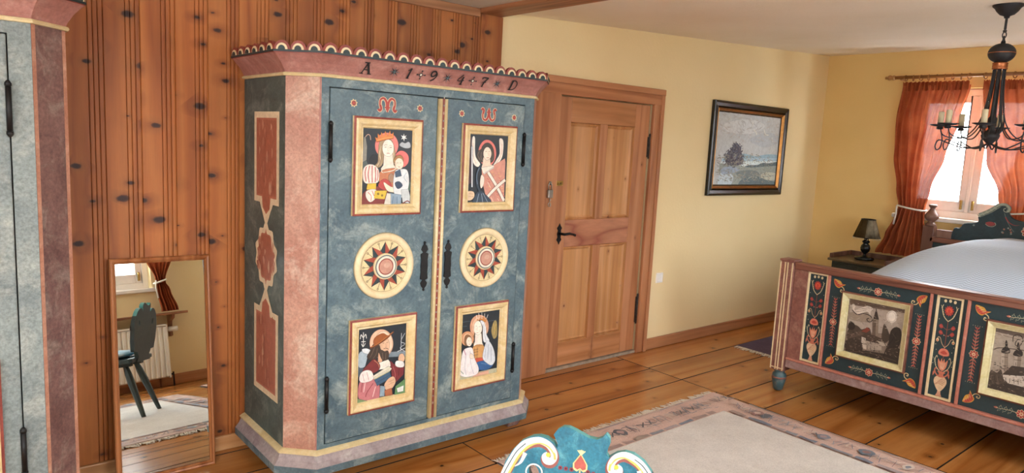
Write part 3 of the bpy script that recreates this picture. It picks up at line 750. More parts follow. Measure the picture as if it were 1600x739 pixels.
PAINT_LAKE=[
 ('p','b4b2ac',[(60,682),(1096,716),(1169,342),(116,316)]),
 ('c','c2bfb8',[(187,592),(538,645),(801,603),(559,522),(236,529)]),
 ('c','a9aaa8',[(567,476),(878,548),(1092,497),(835,416)]),
 ('s','d6cdb8',6,[(600,626),(600,586)]),
 ('s','d6cdb8',7,[(625,565),(673,533),(669,521)]),
 ('s','d6cdb8',6,[(784,578),(814,533),(870,526)]),
 ('s','d6cdb8',5,[(930,509),(949,468)]),
 ('c','8ba3ad',[(386,334),(505,354),(676,336),(869,356),(1050,354),(1106,304),(394,289)]),
 ('p','9fb2b8',[(194,307),(1078,328),(1085,291),(180,273)]),
 ('p','c9cfcd',[(179,282),(1083,301),(1074,255),(171,234)]),
 ('c','4f5a58',[(529,236),(605,256),(732,261),(816,281),(905,278),(1085,294),(1071,245),(781,231)]),
 ('p','8a8c80',[(155,262),(399,255),(609,235),(1072,261),(1080,78),(173,67)]),
 ('c','6b6f66',[(411,187),(571,212),(743,202),(797,143),(543,130)]),
 ('c','b0ae98',[(812,179),(942,198),(1071,182),(1069,133),(843,132)]),
 ('c','56605e',[(502,130),(706,166),(887,132),(1074,108),(1057,74),(512,67)]),
 ('s','a4a89c',3,[(462,245),(552,200),(518,153)]),
 ('s','c9c4b0',3,[(604,142),(686,160),(753,143)]),
 ('s','d8d4c4',3,[(780,191),(794,137)]),
 ('s','a65a4a',3,[(541,165),(549,142)]),
 ('c','b4bab8',[(169,173),(270,197),(376,152),(329,73),(173,67)]),
 ('c','8f96a0',[(189,218),(302,242),(466,222),(370,186),(215,174)]),
 ('c','454350',[(259,264),(235,319),(263,358),(309,382),(336,422),(385,440),(423,420),(456,404),(457,370),(489,325),(491,268),(430,251),(320,251)]),
 ('c','5c5966',[(287,331),(341,366),(393,357),(390,311),(322,299)]),
 ('s','33323c',4,[(372,300),(381,243)]),
 ('s','3a4442',3,[(611,282),(617,247)]),
 ('s','707a74',4,[(661,178),(838,161),(1016,169)])]
# ================================================================== the room
XR, YF, XL = 6.75, -3.85, -1.90
def ceil_z(x): return 2.4419+.05*(x-5) if x > 2.6 else 2.318
floor = structure(box(XL-.2, XR+.25, YF-.2, .2, -.12, -.034).build('floor', plain('floor_gap_dark', '1a100a', .9)))
rows_r = [0, -.32, -.61, -.975, -1.24, -1.49, -1.857, -2.22, -2.50, -2.83, -3.16, -3.46, YF]
rows_l = [0, -.085, -.34, -.614, -.90, -1.21, -1.50, -1.80, -2.12, -2.42, -2.75, -3.05, -3.36, -3.62, YF]
rng = random.Random(3)
def planks(rows, spans):
    for i in range(len(rows)-1):
        cuts = spans(i)
        for a, b in zip(cuts[:-1], cuts[1:]):
            z = rng.uniform(-.0008, 0)
            m = MB(); x0, x1, y0, y1 = a+.003, b-.003, rows[i+1]+.0045, rows[i]-.0045
            m.add([(x0, y0, -.03), (x1, y0, -.03), (x1, y1, -.03), (x0, y1, -.03), (x0, y0, z), (x1, y0, z), (x1, y1, z), (x0, y1, z)], [(4, 5, 6, 7)])
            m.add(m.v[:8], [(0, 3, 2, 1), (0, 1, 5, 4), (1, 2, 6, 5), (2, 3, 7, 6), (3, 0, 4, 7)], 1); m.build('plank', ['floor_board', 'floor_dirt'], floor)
planks(rows_r, lambda i: [3.96, XR])
planks(rows_l, lambda i: [XL, (.35, 1.45, -.5, 2.1)[i % 4], 3.957])
# ceiling: roughcast plaster that sags away from the window, boards left of the beam
m = MB(); m.add([(2.60, YF, ceil_z(2.61)), (XR+.1, YF, ceil_z(XR+.1)), (XR+.1, .02, ceil_z(XR+.1)), (2.60, .02, ceil_z(2.61)),
                 (2.60, YF, 2.75), (XR+.1, YF, 2.75), (XR+.1, .02, 2.75), (2.60, .02, 2.75)],
                [(0, 3, 2, 1), (4, 5, 6, 7), (0, 1, 5, 4), (1, 2, 6, 5), (2, 3, 7, 6), (3, 0, 4, 7)])
m.box(XL-.1, 2.60, YF, .02, 2.318, 2.75)
ceiling = structure(m.build('ceiling', 'ceiling'))
beam = structure(box(2.522, 2.703, YF, -.001, 2.294, 2.45).build('ceiling_beam', 'beam_wood', bevel=.008))
# back wall
m = MB(); m.box(XL-.2, 3.215, 0, .22, -.1, 2.7); m.box(3.215, 4.178, 0, .22, 1.893, 2.7); m.box(4.178, XR+.25, 0, .22, -.1, 2.7); m.box(3.215, 4.178, .10, .22, -.1, 1.893)
wall_back = structure(m.build('wall_back', 'wall_cream'))
# tongue-and-groove boards: a flat face and three beads divided by grooves
def board_profile(w):
    p = [(0, .004), (.003, .0)]; x = w-.0555
    p += [(x-.002, 0)]
    for k in range(3):
        p += [(x, .006), (x+.002, .0008), (x+.0065, 0), (x+.012, 0), (x+.0165, .0008)]; x += .0185
    p += [(w, .006)]
    return p
BW = .1385
def wall_board(x, w, z0, z1, flat=False, mesh=None):
    pr = board_profile(w) if not flat else [(0, .004), (.003, 0), (w-.003, 0), (w, .004)]
    R = [[(x+a, -.030+d, z) for a, d in pr]+[(x+w, -.002, z), (x, -.002, z)] for z in (z0, z1)]
    return MB().rings(R).build('board', 'pine_board', wall_back)
for k in range(-18, 14): wall_board(.60+BW*k, BW, .0, 2.317)
wall_board(2.541, .165, 0, 2.293, True)
structure(MB().box(XL, 2.520, -.052, -.030, 2.268, 2.316).build('trim_1', 'base_pine', bevel=.006))
# right-hand (window) wall
wy0, wy1, wz0, wz1 = -1.84, -.78, 1.10, 2.20
m = MB(); m.box(XR, XR+.25, YF-.2, wy0, -.1, 2.75); m.box(XR, XR+.25, wy1, .2, -.1, 2.75); m.box(XR, XR+.25, wy0, wy1, -.1, wz0); m.box(XR, XR+.25, wy0, wy1, wz1, 2.75)
structure(m.build('wall_right', 'wall_yellow'))
# front wall behind the photographer with two windows, left wall; one more window in each is added for fill
fx = [(-1.35, -.25), (.74, 1.96), (2.95, 4.15)]; fz0, fz1 = .93, 2.12
m = MB(); xs = [XL-.2, -1.35, -.25, .74, 1.96, 2.95, 4.15, XR+.25]
for i in range(0, 7, 2): m.box(xs[i], xs[i+1], YF-.25, YF, -.1, 2.75)
for a, b in fx: m.box(a, b, YF-.25, YF, -.1, fz0); m.box(a, b, YF-.25, YF, fz1, 2.75)
structure(m.build('wall_front', 'wall_cream'))
m = MB(); m.box(XL-.2, XL, YF-.2, -3.2, -.1, 2.75); m.box(XL-.2, XL, -1.9, .2, -.1, 2.75); m.box(XL-.2, XL, -3.2, -1.9, -.1, fz0); m.box(XL-.2, XL, -3.2, -1.9, fz1, 2.75)
structure(m.build('wall_left', 'wall_cream'))
structure(box(4.272, XR, -.022, -.001, 0, .088).build('baseboard_back', 'base_pine', bevel=.006))
structure(box(XL, 2.706, -.050, -.031, 0, .075).build('baseboard_panelling', 'base_pale', bevel=.006))
structure(box(XR-.022, XR-.001, YF, -.023, 0, .088).build('baseboard_right', 'base_pine', bevel=.006))
structure(box(XL, XR-.023, YF+.001, YF+.022, 0, .10).build('baseboard_front', 'base_pine', bevel=.006))

def window(name, P, u0, u1, z0, z1, mull):
    """P(u, d, z): u along the wall, d = depth outwards from the room face"""
    w = MB()
    def bx(a, b, d0, d1, c, e, m=w):
        p, q = P(a, d0, c), P(b, d1, e); m.box(p[0], q[0], p[1], q[1], p[2], q[2])
    for a, b, c, e in ((u0, u0+.05, z0, z1), (u1-.05, u1, z0, z1), (u0+.05, u1-.05, z0, z0+.06), (u0+.05, u1-.05, z1-.06, z1)): bx(a, b, .07, .16, c, e)
    W_ = structure(w.build(name, 'white_paint', bevel=.006))
    edges = [u0+.05]+list(mull)+[u1-.05]
    for i in range(len(edges)-1):
        a = edges[i]+(.014 if i else .002); b = edges[i+1]-(.014 if i < len(edges)-2 else .002); c, e = z0+.062, z1-.062; s = .055
        f = MB()
        for q in ((a, a+s, c, e), (b-s, b, c, e), (a+s, b-s, c, c+.085), (a+s, b-s, e-s, e)): bx(*q[:2], .085, .14, *q[2:], m=f)
        f.build('sash', 'white_paint', W_, bevel=.006)
        g = MB(); bx(a+s, b-s, .108, .113, c+.085, e-s, m=g); g.build('pane', 'glass', W_)
        h = MB(); mid = (c+e)/2; hx = b-.03 if i % 2 == 0 else a+.03; bx(hx-.008, hx+.008, .06, .085, c+.02, c+.10, m=h); h.build('window_handle', 'brass', W_, bevel=.003)
    for mu in mull: q = MB(); bx(mu-.014, mu+.014, .07, .16, z0+.06, z1-.06, m=q); q.build('mullion', 'white_paint', W_, bevel=.004)
    q = MB(); bx(u0-.03, u1+.03, -.045, .068, z0-.035, z0+.003, m=q); q.build('window_sill', 'white_paint', W_, bevel=.008)
    return W_
window('window_1', lambda u, d, z: (XR+d, u, z), wy0, wy1, wz0, wz1, [-1.30])
window('window_2', lambda u, d, z: (u, YF-d, z), .74, 1.96, fz0, fz1, [1.165, 1.585])
window('window_3', lambda u, d, z: (u, YF-d, z), 2.95, 4.15, fz0, fz1, [3.35, 3.75])
window('added_window_4', lambda u, d, z: (u, YF-d, z), -1.35, -.25, fz0, fz1, [-.80])  # unseen window added to the front wall as extra fill light
window('added_window_5', lambda u, d, z: (XL-d, u, z), -3.2, -1.9, fz0, fz1, [-2.77, -2.33])  # unseen window added to the left wall to light the wardrobe side
# roofs across the street
def roof(name, label, o, ux, uv, n, rows, tw, th):
    t = thing(name, label, 'roof', o); o = Vector(o); ux = Vector(ux); uv = Vector(uv); nn = ux.cross(uv).normalized()
    m = MB()
    for r in range(rows):
        for k in range(n):
            a = o+ux*(tw*(k+.5*(r % 2)))+uv*(th*r); b = a+ux*(tw*.95); c = uv*(th*1.15)
            m.add([a+nn*.05, b+nn*.05, b+c+nn*.01, a+c+nn*.01, a, b], [(0, 1, 2, 3), (4, 5, 1, 0)])
    r = m.build('roof_tiles', 'roof_tile', t); r['kind'] = 'stuff'
    q = MB(); e = [o-nn*.03, o+ux*(tw*(n+.5))-nn*.03, o+ux*(tw*(n+.5))+uv*(th*rows)-nn*.03, o+uv*(th*rows)-nn*.03]
    q.add(e, [(0, 1, 2, 3)]); q.build('roof_deck', 'roof_tile', t)
    return t
roof('neighbouring_roof', 'pale tiled roof seen through the window behind the bed', (10.5, -.2, .30), (0, -1, 0), Vector((.75, 0, .66)).normalized(), 30, 12, .19, .26)
roof('neighbouring_roof', 'pale tiled roof outside the window above the radiator', (4.6, -8.0, -.6), (-1, 0, 0), Vector((0, -.75, .66)).normalized(), 36, 12, .19, .26)

# ------------------------------------------------------------------ the plank door
m = MB()
m.box(4.168, 4.271, -.030, -.0005, 0, 1.893); m.box(2.990, 3.222, -.030, -.0005, 0, 1.893)
door = structure(m.build('door_1', 'casing_pine', bevel=.006))
m = MB(); m.box(2.990, 4.271, -.032, -.0005, 1.885, 2.0); m.build('casing_head', 'casing_pine_x', door, bevel=.008)
m = MB(); m.box(4.236, 4.271, -.040, -.030, .0, 1.96); m.build('casing_bead', 'casing_pine', door, bevel=.004)
m = MB(); m.box(2.990, 4.271, -.044, -.032, 1.958, 2.0); m.build('casing_bead', 'casing_pine_x', door, bevel=.004)
m = MB(); m.box(3.222, 4.168, -.012, .098, 0, .018); m.build('threshold', plain('worn_threshold', 'a89a88', .7, var=.2), door)
DY0, DY1 = .004, .044
def dpart(name, x0, x1, z0, z1, mat, y0=DY0): return box(x0, x1, y0, DY1, z0, z1).build(name, mat, door, bevel=.004)
dpart('stile', 3.232, 3.352, .022, 1.880, 'door_pine'); dpart('stile', 4.003, 4.160, .022, 1.880, 'door_pine')
dpart('rail', 3.352, 4.003, 1.715, 1.880, 'door_pine_flat'); dpart('lock_rail', 3.352, 4.003, .868, 1.054, 'rail_figured'); dpart('rail', 3.352, 4.003, .022, .188, 'door_pine_flat')
dpart('muntin', 3.640, 3.715, 1.054, 1.715, 'door_pine'); dpart('muntin', 3.640, 3.715, .188, .868, 'door_pine')
for x0, x1 in ((3.352, 3.640), (3.715, 4.003)):
    for z0, z1 in ((.188, .868), (1.054, 1.715)):
        m = MB(); fn = lambda u, v, d: (u, DY0+d, v)
        m.frame(x0, x1, z0, z1, [(0, .002), (.005, .020), (.014, .012), (.026, .024)], fn)
        m.add([fn(x0+.026, z0+.026, .024), fn(x1-.026, z0+.026, .024), fn(x1-.026, z1-.026, .024), fn(x0+.026, z1-.026, .024)], [(0, 1, 2, 3)])
        m.build('panel', 'door_panel', door)
# latch with long plate and lever
m = MB(); pl = [(0, .09), (.008, .07), (.022, .05), (.012, .028), (.02, 0), (.012, -.028), (.022, -.05), (.008, -.07), (0, -.09), (-.008, -.07), (-.022, -.05), (-.012, -.028), (-.02, 0), (-.012, .028), (-.022, .05), (-.008, .07)]
m.prism(pl, lambda u, v, d: (3.300+u, DY0-d, .962+v*.8), 0, .005)
lt = m.build('latch_plate', 'iron', door)
m = MB(); m.tube([(3.300, 0, .965), (3.300, -.055, .965)], .009); m.tube([(3.300, -.052, .965), (3.34, -.058, .970), (3.375, -.056, .963), (3.40, -.05, .955)], [.008, .009, .008, .010]); m.build('lever', 'iron', door)
for z0, z1 in ((1.49, 1.66), (.23, .45)):
    m = MB(); m.tube([(4.163, -.006, z0), (4.163, -.006, z1)], .0065, 10); m.lathe([(0, z1), (.008, z1), (.008, z1+.008), (.004, z1+.014), (0, z1+.016)], (4.163, -.006, 0), 10); m.box(4.150, 4.163, -.001, .004, z0+.01, z1-.01); m.build('hinge', 'worn_hinge', door)
m = MB(); m.box(3.245, 3.305, -.002, DY0, 1.289, 1.322); m.tube([(3.250, -.004, 1.296), (3.250, -.010, 1.306), (3.250, -.004, 1.316)], .003); m.build('hasp_plate', 'brass', door, bevel=.003)
q = MB(); q.box(3.280, 3.284, -.0035, -.0015, 1.299, 1.312); q.build('hasp_slot', 'iron', door)
m = MB(); m.tube([(3.152, -.030, 1.318), (3.152, -.05, 1.318), (3.152, -.05, 1.300), (3.152, -.030, 1.300)], .0035); m.build('staple', 'steel', door)
t = thing('padlock', 'small steel padlock with a key hanging from a staple on the door casing', 'padlock', (3.152, -.045, 1.22))
m = MB(); m.tube([(3.140, -.042, 1.262), (3.138, -.042, 1.300), (3.146, -.042, 1.313), (3.156, -.042, 1.313), (3.166, -.042, 1.300), (3.166, -.042, 1.262)], .004); m.build('shackle', 'steel', t)
m = MB(); m.box(3.132, 3.174, -.052, -.032, 1.212, 1.266); m.build('lock_body', 'steel', t, bevel=.004)
m = MB(); m.tube([(3.153+.011*cos(a), -.043, 1.168+.013*sin(a)) for a in [2*pi*i/12 for i in range(12)]], .0028, 6, loop=True); m.box(3.151, 3.155, -.045, -.041, 1.178, 1.213); m.box(3.155, 3.163, -.045, -.041, 1.196, 1.203); m.build('key', 'steel', t)
t = thing('power_outlet', 'white square power outlet on the cream wall right of the door', 'outlet', (4.41, 0, .565))
m = MB(); m.frame(4.370, 4.450, .525, .605, [(0, 0), (.002, .009), (.014, .010), (.017, .006)], lambda u, v, d: (u, -d, v)); m.add([(4.387, -.006, .542), (4.433, -.006, .542), (4.433, -.006, .588), (4.387, -.006, .588)], [(0, 1, 2, 3)]); m.build('cover_plate', 'white_plastic', t)
m = MB(); m.lathe([(.020, .0065), (.021, .008), (.019, .008), (.018, .003), (0, .003)], (4.41, 0, .565), 20, axis='y'); m.build('socket_well', 'white_plastic', t)
for s in (-1, 1): MB().lathe([(.0032, .0042), (.0, .0042)], (4.41+.0095*s, 0, .565), 8, axis='y').build('contact_hole', 'iron', t)

# ------------------------------------------------------------------ landscape picture
t = thing('framed_picture', 'black and gilt framed lake landscape with a dark tree on the cream wall', 'picture', (5.485, 0, 1.21))
px0, px1, pz0, pz1 = 4.915, 6.055, 1.208, 1.982
yy = lambda u, v, d: (u, -.002-d, v)
MB().frame(px0, px1, pz0, pz1, [(0, 0), (0, .026), (.010, .034), (.018, .028), (.042, .022), (.048, .028), (.056, .018)], yy).build('frame', plain('black_lacquer', '17120f', .25, var=.1), t)
MB().frame(px0+.056, px1-.056, pz0+.056, pz1-.056, [(0, .018), (.004, .027), (.014, .016), (.018, .019), (.024, .010)], yy).build('gilt_slip', plain('gilt_bronze', 'b07a3e', .3, .7, .15), t)
MB().frame(px0+.080, px1-.080, pz0+.080, pz1-.080, [(0, .010), (.002, .012), (.010, .007)], yy).build('inner_slip', plain('dark_inner_slip', '241810', .3), t)
m = MB(); m.box(px0+.082, px1-.082, -.006, -.003, pz0+.082, pz1-.082); m.build('backing', plain('canvas_sky', 'ccd2d4', .35), t)
p = Paint((4.9207, -.0066, 1.2096), (1, 0, 0), (0, 0, 1)); p.data([(k, ''.join('%02x' % min(255, int(int(h[i:i+2], 16)*1.16+d)) for i, d in ((0, 2), (2, 12), (4, 22))), *r) for k, h, *r in PAINT_LAKE])
crown = next(r[-1] for k, h, *r in PAINT_LAKE if h == '454350')
gx, gy = sum(q[0] for q in crown)/len(crown), sum(q[1] for q in crown)/len(crown)
p.dabs([(gx+(x-gx)*1.28, gy+(y-gy)*1.16) for x, y in spline(crown, True, 4)], ['5a5868', '4c4a5a', '66646f', '52505e'], 260, 26, 11, 6)
p.dabs(spline(crown, True, 4), ['5a5868', '4c4a5a', '6e6c78', '3e3c4a', '7a7c80'], 420, 34, 12, 3)
p.dabs([(120, 110), (960, 110), (980, 330), (560, 360), (110, 330)], ['9a9e94', '8c9288', 'a8a894', '969c90', 'b6b29c', '868c84', 'a49a90'], 420, 40, 7, 4)
p.dabs([(110, 470), (1020, 440), (1040, 700), (110, 700)], ['c8cccc', 'd0d2d0', 'ccd0d2'], 90, 90, 14, 5)
p.build('canvas', t, mat='paint')

# ------------------------------------------------------------------ leaning mirror
t = thing('leaning_mirror', 'tall narrow wood framed mirror leaning against the panelled wall', 'mirror', (.789, -.158, 0), (radians(-6.8), radians(1.0), radians(2.5)))
ml = lambda u, v, d: (u, -d, v)
MB().frame(-.208, .208, 0, .985, [(0, 0), (0, .016), (.005, .020), (.012, .018), (.016, .021), (.024, .012)], ml).build('frame', 'mirror_wood', t, local=True)
m = MB(); m.add([(-.186, -.010, .022), (.186, -.010, .022), (.186, -.010, .963), (-.186, -.010, .963)], [(0, 1, 2, 3)]); m.build('mirror_glass', 'mirror', t, local=True)
box(-.206, .206, -.007, -.001, .002, .983).build('backing', 'shelf_wood', t, local=True)

# ================================================================== painted wardrobes
def off_path(o, x0, x1, yb, yf, c):
    """plan outline of a wardrobe with clipped front corners, pushed outwards by o (mitred)"""
    k = .41421*o
    return [(x0-o, yb), (x0-o, yf+c-k), (x0+c-k, yf-o), (x1-c+k, yf-o), (x1+o, yf+c-k), (x1+o, yb)]
GLY = {
 'A': [(4.5, [(-15, -22), (0, 24)]), (8, [(0, 24), (16, -22)]), (4, [(-9, -5), (9, -5)]), (3.5, [(-23, -22), (-8, -22)]), (3.5, [(8, -22), (25, -22)]), (4, [(-14, 25), (8, 26)])],
 '1': [(7, [(3, 24), (-3, -22)]), (3.5, [(-10, 12), (0, 19), (4, 24)]), (3, [(-9, -22), (4, -22)])],
 '9': [(6, [(12, 14), (4, 23), (-8, 20), (-12, 8), (-6, -1), (5, 2), (12, 14)]), (5.5, [(13, 16), (14, 2), (6, -14), (-6, -22)])],
 '4': [(4, [(4, 24), (-16, -6), (16, -3)]), (7.5, [(8, 14), (5, -24)]), (3, [(-2, -24), (13, -23)])],
 '7': [(5, [(-14, 14), (-10, 22), (15, 22)]), (6.5, [(15, 22), (2, 2), (-2, -24)]), (3.5, [(-6, -2), (10, 1)])],
 'D': [(8, [(-9, 23), (-11, -22)]), (5, [(-16, 23), (4, 24), (17, 12), (17, -8), (4, -21), (-18, -22)])]}
def glyph(p, ch, x, y, col='161a1e'):
    for w, pts in GLY[ch]: p.stroke(col, w*1.25, [(x+a*1.15, y+b*1.12) for a, b in pts])
def star8(p, x, y, R=29):
    for k in range(8):
        a = pi*k/4; p.poly('1c2a30', [(x+R*cos(a), y+R*sin(a)), (x+6*cos(a+.5), y+6*sin(a+.5)), (x, y), (x+6*cos(a-.5), y+6*sin(a-.5))])
    for k in range(4): a = pi*k/2; p.stroke('7f98a0', 1.8, [(x, y), (x+R*.7*cos(a), y+R*.7*sin(a))])
def cross_dot(p, x, y):
    p.ell('1c2a30', x, y, 9, 9); p.ell('efe6d0', x, y, 5.5, 5.5)
    for k in range(4):
        a = pi*k/2; p.stroke('1c2a30', 2.2, [(x+8*cos(a), y+8*sin(a)), (x+18*cos(a), y+18*sin(a))]); p.ell('1c2a30', x+20*cos(a), y+20*sin(a), 4)
def monogram(p, x, y, flip):
    s = -1 if flip else 1
    for col, dw in (('e8cfa4', 4.5), ('a8382e', 0)):
        for q in (-1, 1):
            p.stroke(col, 11+dw, [(x+q*2, y+s*-20), (x+q*5, y+s*14), (x+q*18, y+s*30), (x+q*33, y+s*24), (x+q*36, y+s*4), (x+q*31, y+s*-14), (x+q*38, y+s*-23), (x+q*45, y+s*-16)])
        p.stroke(col, 8+dw, [(x, y+s*-28), (x, y+s*10)]); p.stroke(col, 6+dw, [(x-13, y+s*-8), (x+13, y+s*-8)])
    for q in (-1, 1): p.stroke('e8cfa4', 1.8, [(x+q*20, y+s*26), (x+q*32, y+s*20), (x+q*33, y+s*2)])
def star_flower(p, x, y, R=16):
    for k in range(8):
        a = pi*k/4+.2; p.leaf('e2cfa0', x, y, R*1.15, R*.75, a)
    for k in range(8):
        a = pi*k/4+.2; p.ell('a8382e', x+R*.55*cos(a), y+R*.55*sin(a), 3)
    p.ell('b8483c', x, y, R*.42); p.ring('26383a', x, y, R*.42, R*.52)
SC = MB()
def half_disc(r, y, mi, n=12, sq=1.0):
    pts = [(r*cos(pi*i/n), r*sin(pi*i/n)*sq) for i in range(n+1)]
    SC.prism(pts, lambda u, v, d: (u, y+d, v), 0, .0028 if mi else .014, mi)
half_disc(.0345, 0, 0, sq=1.06); half_disc(.0242, -.0028, 1, sq=1.05); half_disc(.0150, -.0056, 2, sq=1.1)
def wardrobe(name, label, dx, zs, full, mats):
    """zs stretches the heights; full = the one seen whole"""
    x0, x1, yb, yf, c = 1.170+dx, 2.553+dx, -.056, -.6456, .1084
    Z = lambda z: z*zs
    t = thing(name, label, 'wardrobe', ((x0+x1)/2, -.35, 0), group=None)
    F, SD, CH = mats[:3]
    ring = lambda o, z: [(x, y, z) for x, y in off_path(o, x0, x1, yb, yf, c)]
    # carcase: side walls, clipped corners, front frame
    for s, xx in ((0, x0), (1, x1)):
        m = MB(); m.box(xx, xx+(.02 if s == 0 else -.02), yb, yf+c, Z(.14), Z(1.795)); m.build('side_wall', SD, t)
        a, b = (xx, yf+c), ((xx+c) if s == 0 else (xx-c), yf); i = .02 if s == 0 else -.02
        m = MB(); m.add([(*a, Z(.14)), (*b, Z(.14)), (*b, Z(1.795)), (*a, Z(1.795)), (a[0]+i, a[1], Z(.14)), (b[0], b[1]+.02, Z(.14)), (b[0], b[1]+.02, Z(1.795)), (a[0]+i, a[1], Z(1.795))],
                        [(0, 1, 2, 3), (4, 7, 6, 5), (0, 3, 7, 4), (1, 5, 6, 2), (3, 2, 6, 7), (0, 4, 5, 1)]); m.build('clipped_corner', CH, t)
        m = MB(); d = Vector((b[0]-a[0], b[1]-a[1], 0)).normalized(); nn = Vector((d.y, -d.x, 0)) if s == 0 else Vector((-d.y, d.x, 0))
        for q in (a, b):
            w_ = d*(.008 if full else .017); e = Vector((*q, 0)); ee = e+(w_ if q == a else -w_)
            if (not full and s == 1) or s == 1 or q == b:
                m.add([e+nn*.0012+Vector((0, 0, Z(.18))), ee+nn*.0012+Vector((0, 0, Z(.18))), ee+nn*.0012+Vector((0, 0, Z(1.79))), e+nn*.0012+Vector((0, 0, Z(1.79)))], [(0, 1, 2, 3)])
        m.build('edge_line', mats[3], t)
    DX = dict(l=(1.316+dx, 1.848+dx), r=(1.896+dx, 2.378+dx)); dz0, dz1 = .200, 1.750
    m = MB(); m.box(x0+c, 1.312+dx, yf, yf+.02, Z(.14), Z(1.795)); m.box(2.382+dx, x1-c, yf, yf+.02, Z(.14), Z(1.795)); m.box(1.312+dx, 2.382+dx, yf, yf+.02, Z(1.754), Z(1.795)); m.box(1.312+dx, 2.382+dx, yf, yf+.02, Z(.14), Z(.196)); m.build('face_frame', F, t)
    MB().box(x0+c+.004, x1-c-.004, yf+.024, yf+.03, Z(.15), Z(1.79)).build('inner_panel', 'iron', t)
    # base: ogee plinth with cream moulding, four feet
    m = MB(); m.rings([ring(.016, Z(.158)), ring(.024, Z(.160)), ring(.024, Z(.166)), ring(.010, Z(.174)), ring(.0, Z(.177))], 0, False); m.build('base_moulding', 'cream_trim', t)
    m = MB(); m.rings([ring(.046, Z(.078)), ring(.046, Z(.112)), ring(.044, Z(.114)), ring(.028, Z(.132)), ring(.016, Z(.158))], 0, False); m.rings([ring(.0475, Z(.079)), ring(.0475, Z(.111))], 1); m.build('plinth', ['plinth_mauve', F], t)
    for fx_ in (x0+.09, x1-.09):
        for fy in (yf+.09, yb-.08):
            m = MB(); m.rings([[(fx_+a*w, fy+b*w, z) for a, b in ((-1, -1), (1, -1), (1, 1), (-1, 1))] for w, z in ((.036, 0), (.050, Z(.05)), (.050, Z(.078)))]); m.build('foot', 'pink_dark', t, bevel=.005)
    # crown: cream bead, flared rose cornice, green band, row of painted arches
    m = MB(); m.rings([ring(0, Z(1.789)), ring(.010, Z(1.790)), ring(.013, Z(1.796)), ring(.010, Z(1.802)), ring(.004, Z(1.804))]); m.build('crown_bead', 'cream_trim', t)
    m = MB(); m.rings([ring(.004, Z(1.804)), ring(.008, Z(1.815)), ring(.026, Z(1.843)), ring(.050, Z(1.870)), ring(.058, Z(1.876))]); m.build('cornice', 'cornice_pink', t)
    m = MB(); m.rings([ring(.059, Z(1.876)), ring(.059, Z(1.879))], 1); m.rings([ring(.062, Z(1.879)), ring(.062, Z(1.887))], 0); m.build('crown_band', ['dark_green', 'red_line'], t)
    pth = off_path(.060, x0, x1, yb, yf, c); proto = None
    for a, b, n in ((pth[0], pth[1], 6), (pth[1], pth[2], 3), (pth[2], pth[3], 18), (pth[3], pth[4], 3), (pth[4], pth[5], 6)):
        ang = atan2(b[1]-a[1], b[0]-a[0]); L = sqrt((b[0]-a[0])**2+(b[1]-a[1])**2)
        for i in range(n):
            q = (i+.5)/n
            if SC_proto: o = SC_proto[0].copy(); COL.objects.link(o)
            else: o = SC.build('arch', ['red_line', 'cream_flat', 'dark_green']); SC_proto.append(o)
            o.parent = t; o.location = Vector((a[0]+(b[0]-a[0])*q, a[1]+(b[1]-a[1])*q, Z(1.887)))-t.location; o.rotation_euler = (0, 0, ang); o.scale = (L/n/.069, 1, 1)
    # painted side panels
    for s in ((0, 1) if full else (1,)):
        sx = x0-.0012 if s == 0 else x1+.0012
        p = Paint((sx, -.332 if s == 0 else -.332, 0), (0, -1 if s == 0 else 1, 0), (0, 0, 1), unit=.001)
        def half(i):
            up_ = [(-145+i, 1642-i), (145-i, 1642-i), (145-i, 1240+i), (78-i, 1240+i), (62-i*.75, 1218), (0, 1150+i*1.5), (-62+i*.75, 1218), (-78+i, 1240+i), (-145+i, 1240+i)]
            return up_, [(x, 2000-y) for x, y in reversed(up_)]
        def cart(i):
            q = [(0, 150), (34, 126), (78, 120), (92, 70), (128, 44), (116, 0)]
            q = [(max(x-i*.8, 0) if x else 0, max(y-i*.8, 0) if y else 0) for x, y in q]
            h_ = q+[(x, -y) for x, y in reversed(q[:-1])]
            h_ = h_+[(-x, y) for x, y in reversed(h_[1:-1])]
            return [(x, 1000+y) for x, y in spline(h_, True, 3)]
        sz = lambda q: [(x, y*zs) for x, y in q]
        for q in half(0)+(cart(0),): p.poly('e2cdaa', sz(q))
        for y_ in (1152, 848):
            for s_ in (-1, 1): p.stroke('e2cdaa', 24, sz([(-s_*44, y_-64), (s_*44, y_+64)]))
        for q in half(27)+(cart(27),): p.poly('b87058', sz(q))
        for q in half(36)+(cart(36),): p.poly('a8624c', sz(q))
        if full:
            for k in range(60):
                hx, hy = rng.uniform(-100, 100), rng.choice([rng.uniform(1280, 1600), rng.uniform(390, 720), rng.uniform(930, 1070)])
                p.blob(rng.choice(['b87860', '9c5844', 'c48c72', 'c99a80']), [(hx+rng.uniform(4, 14)*cos(a), hy+rng.uniform(8, 34)*sin(a)) for a in (0, 1.3, 2.5, 3.8, 5)])
        p.build('painted_panel', t)
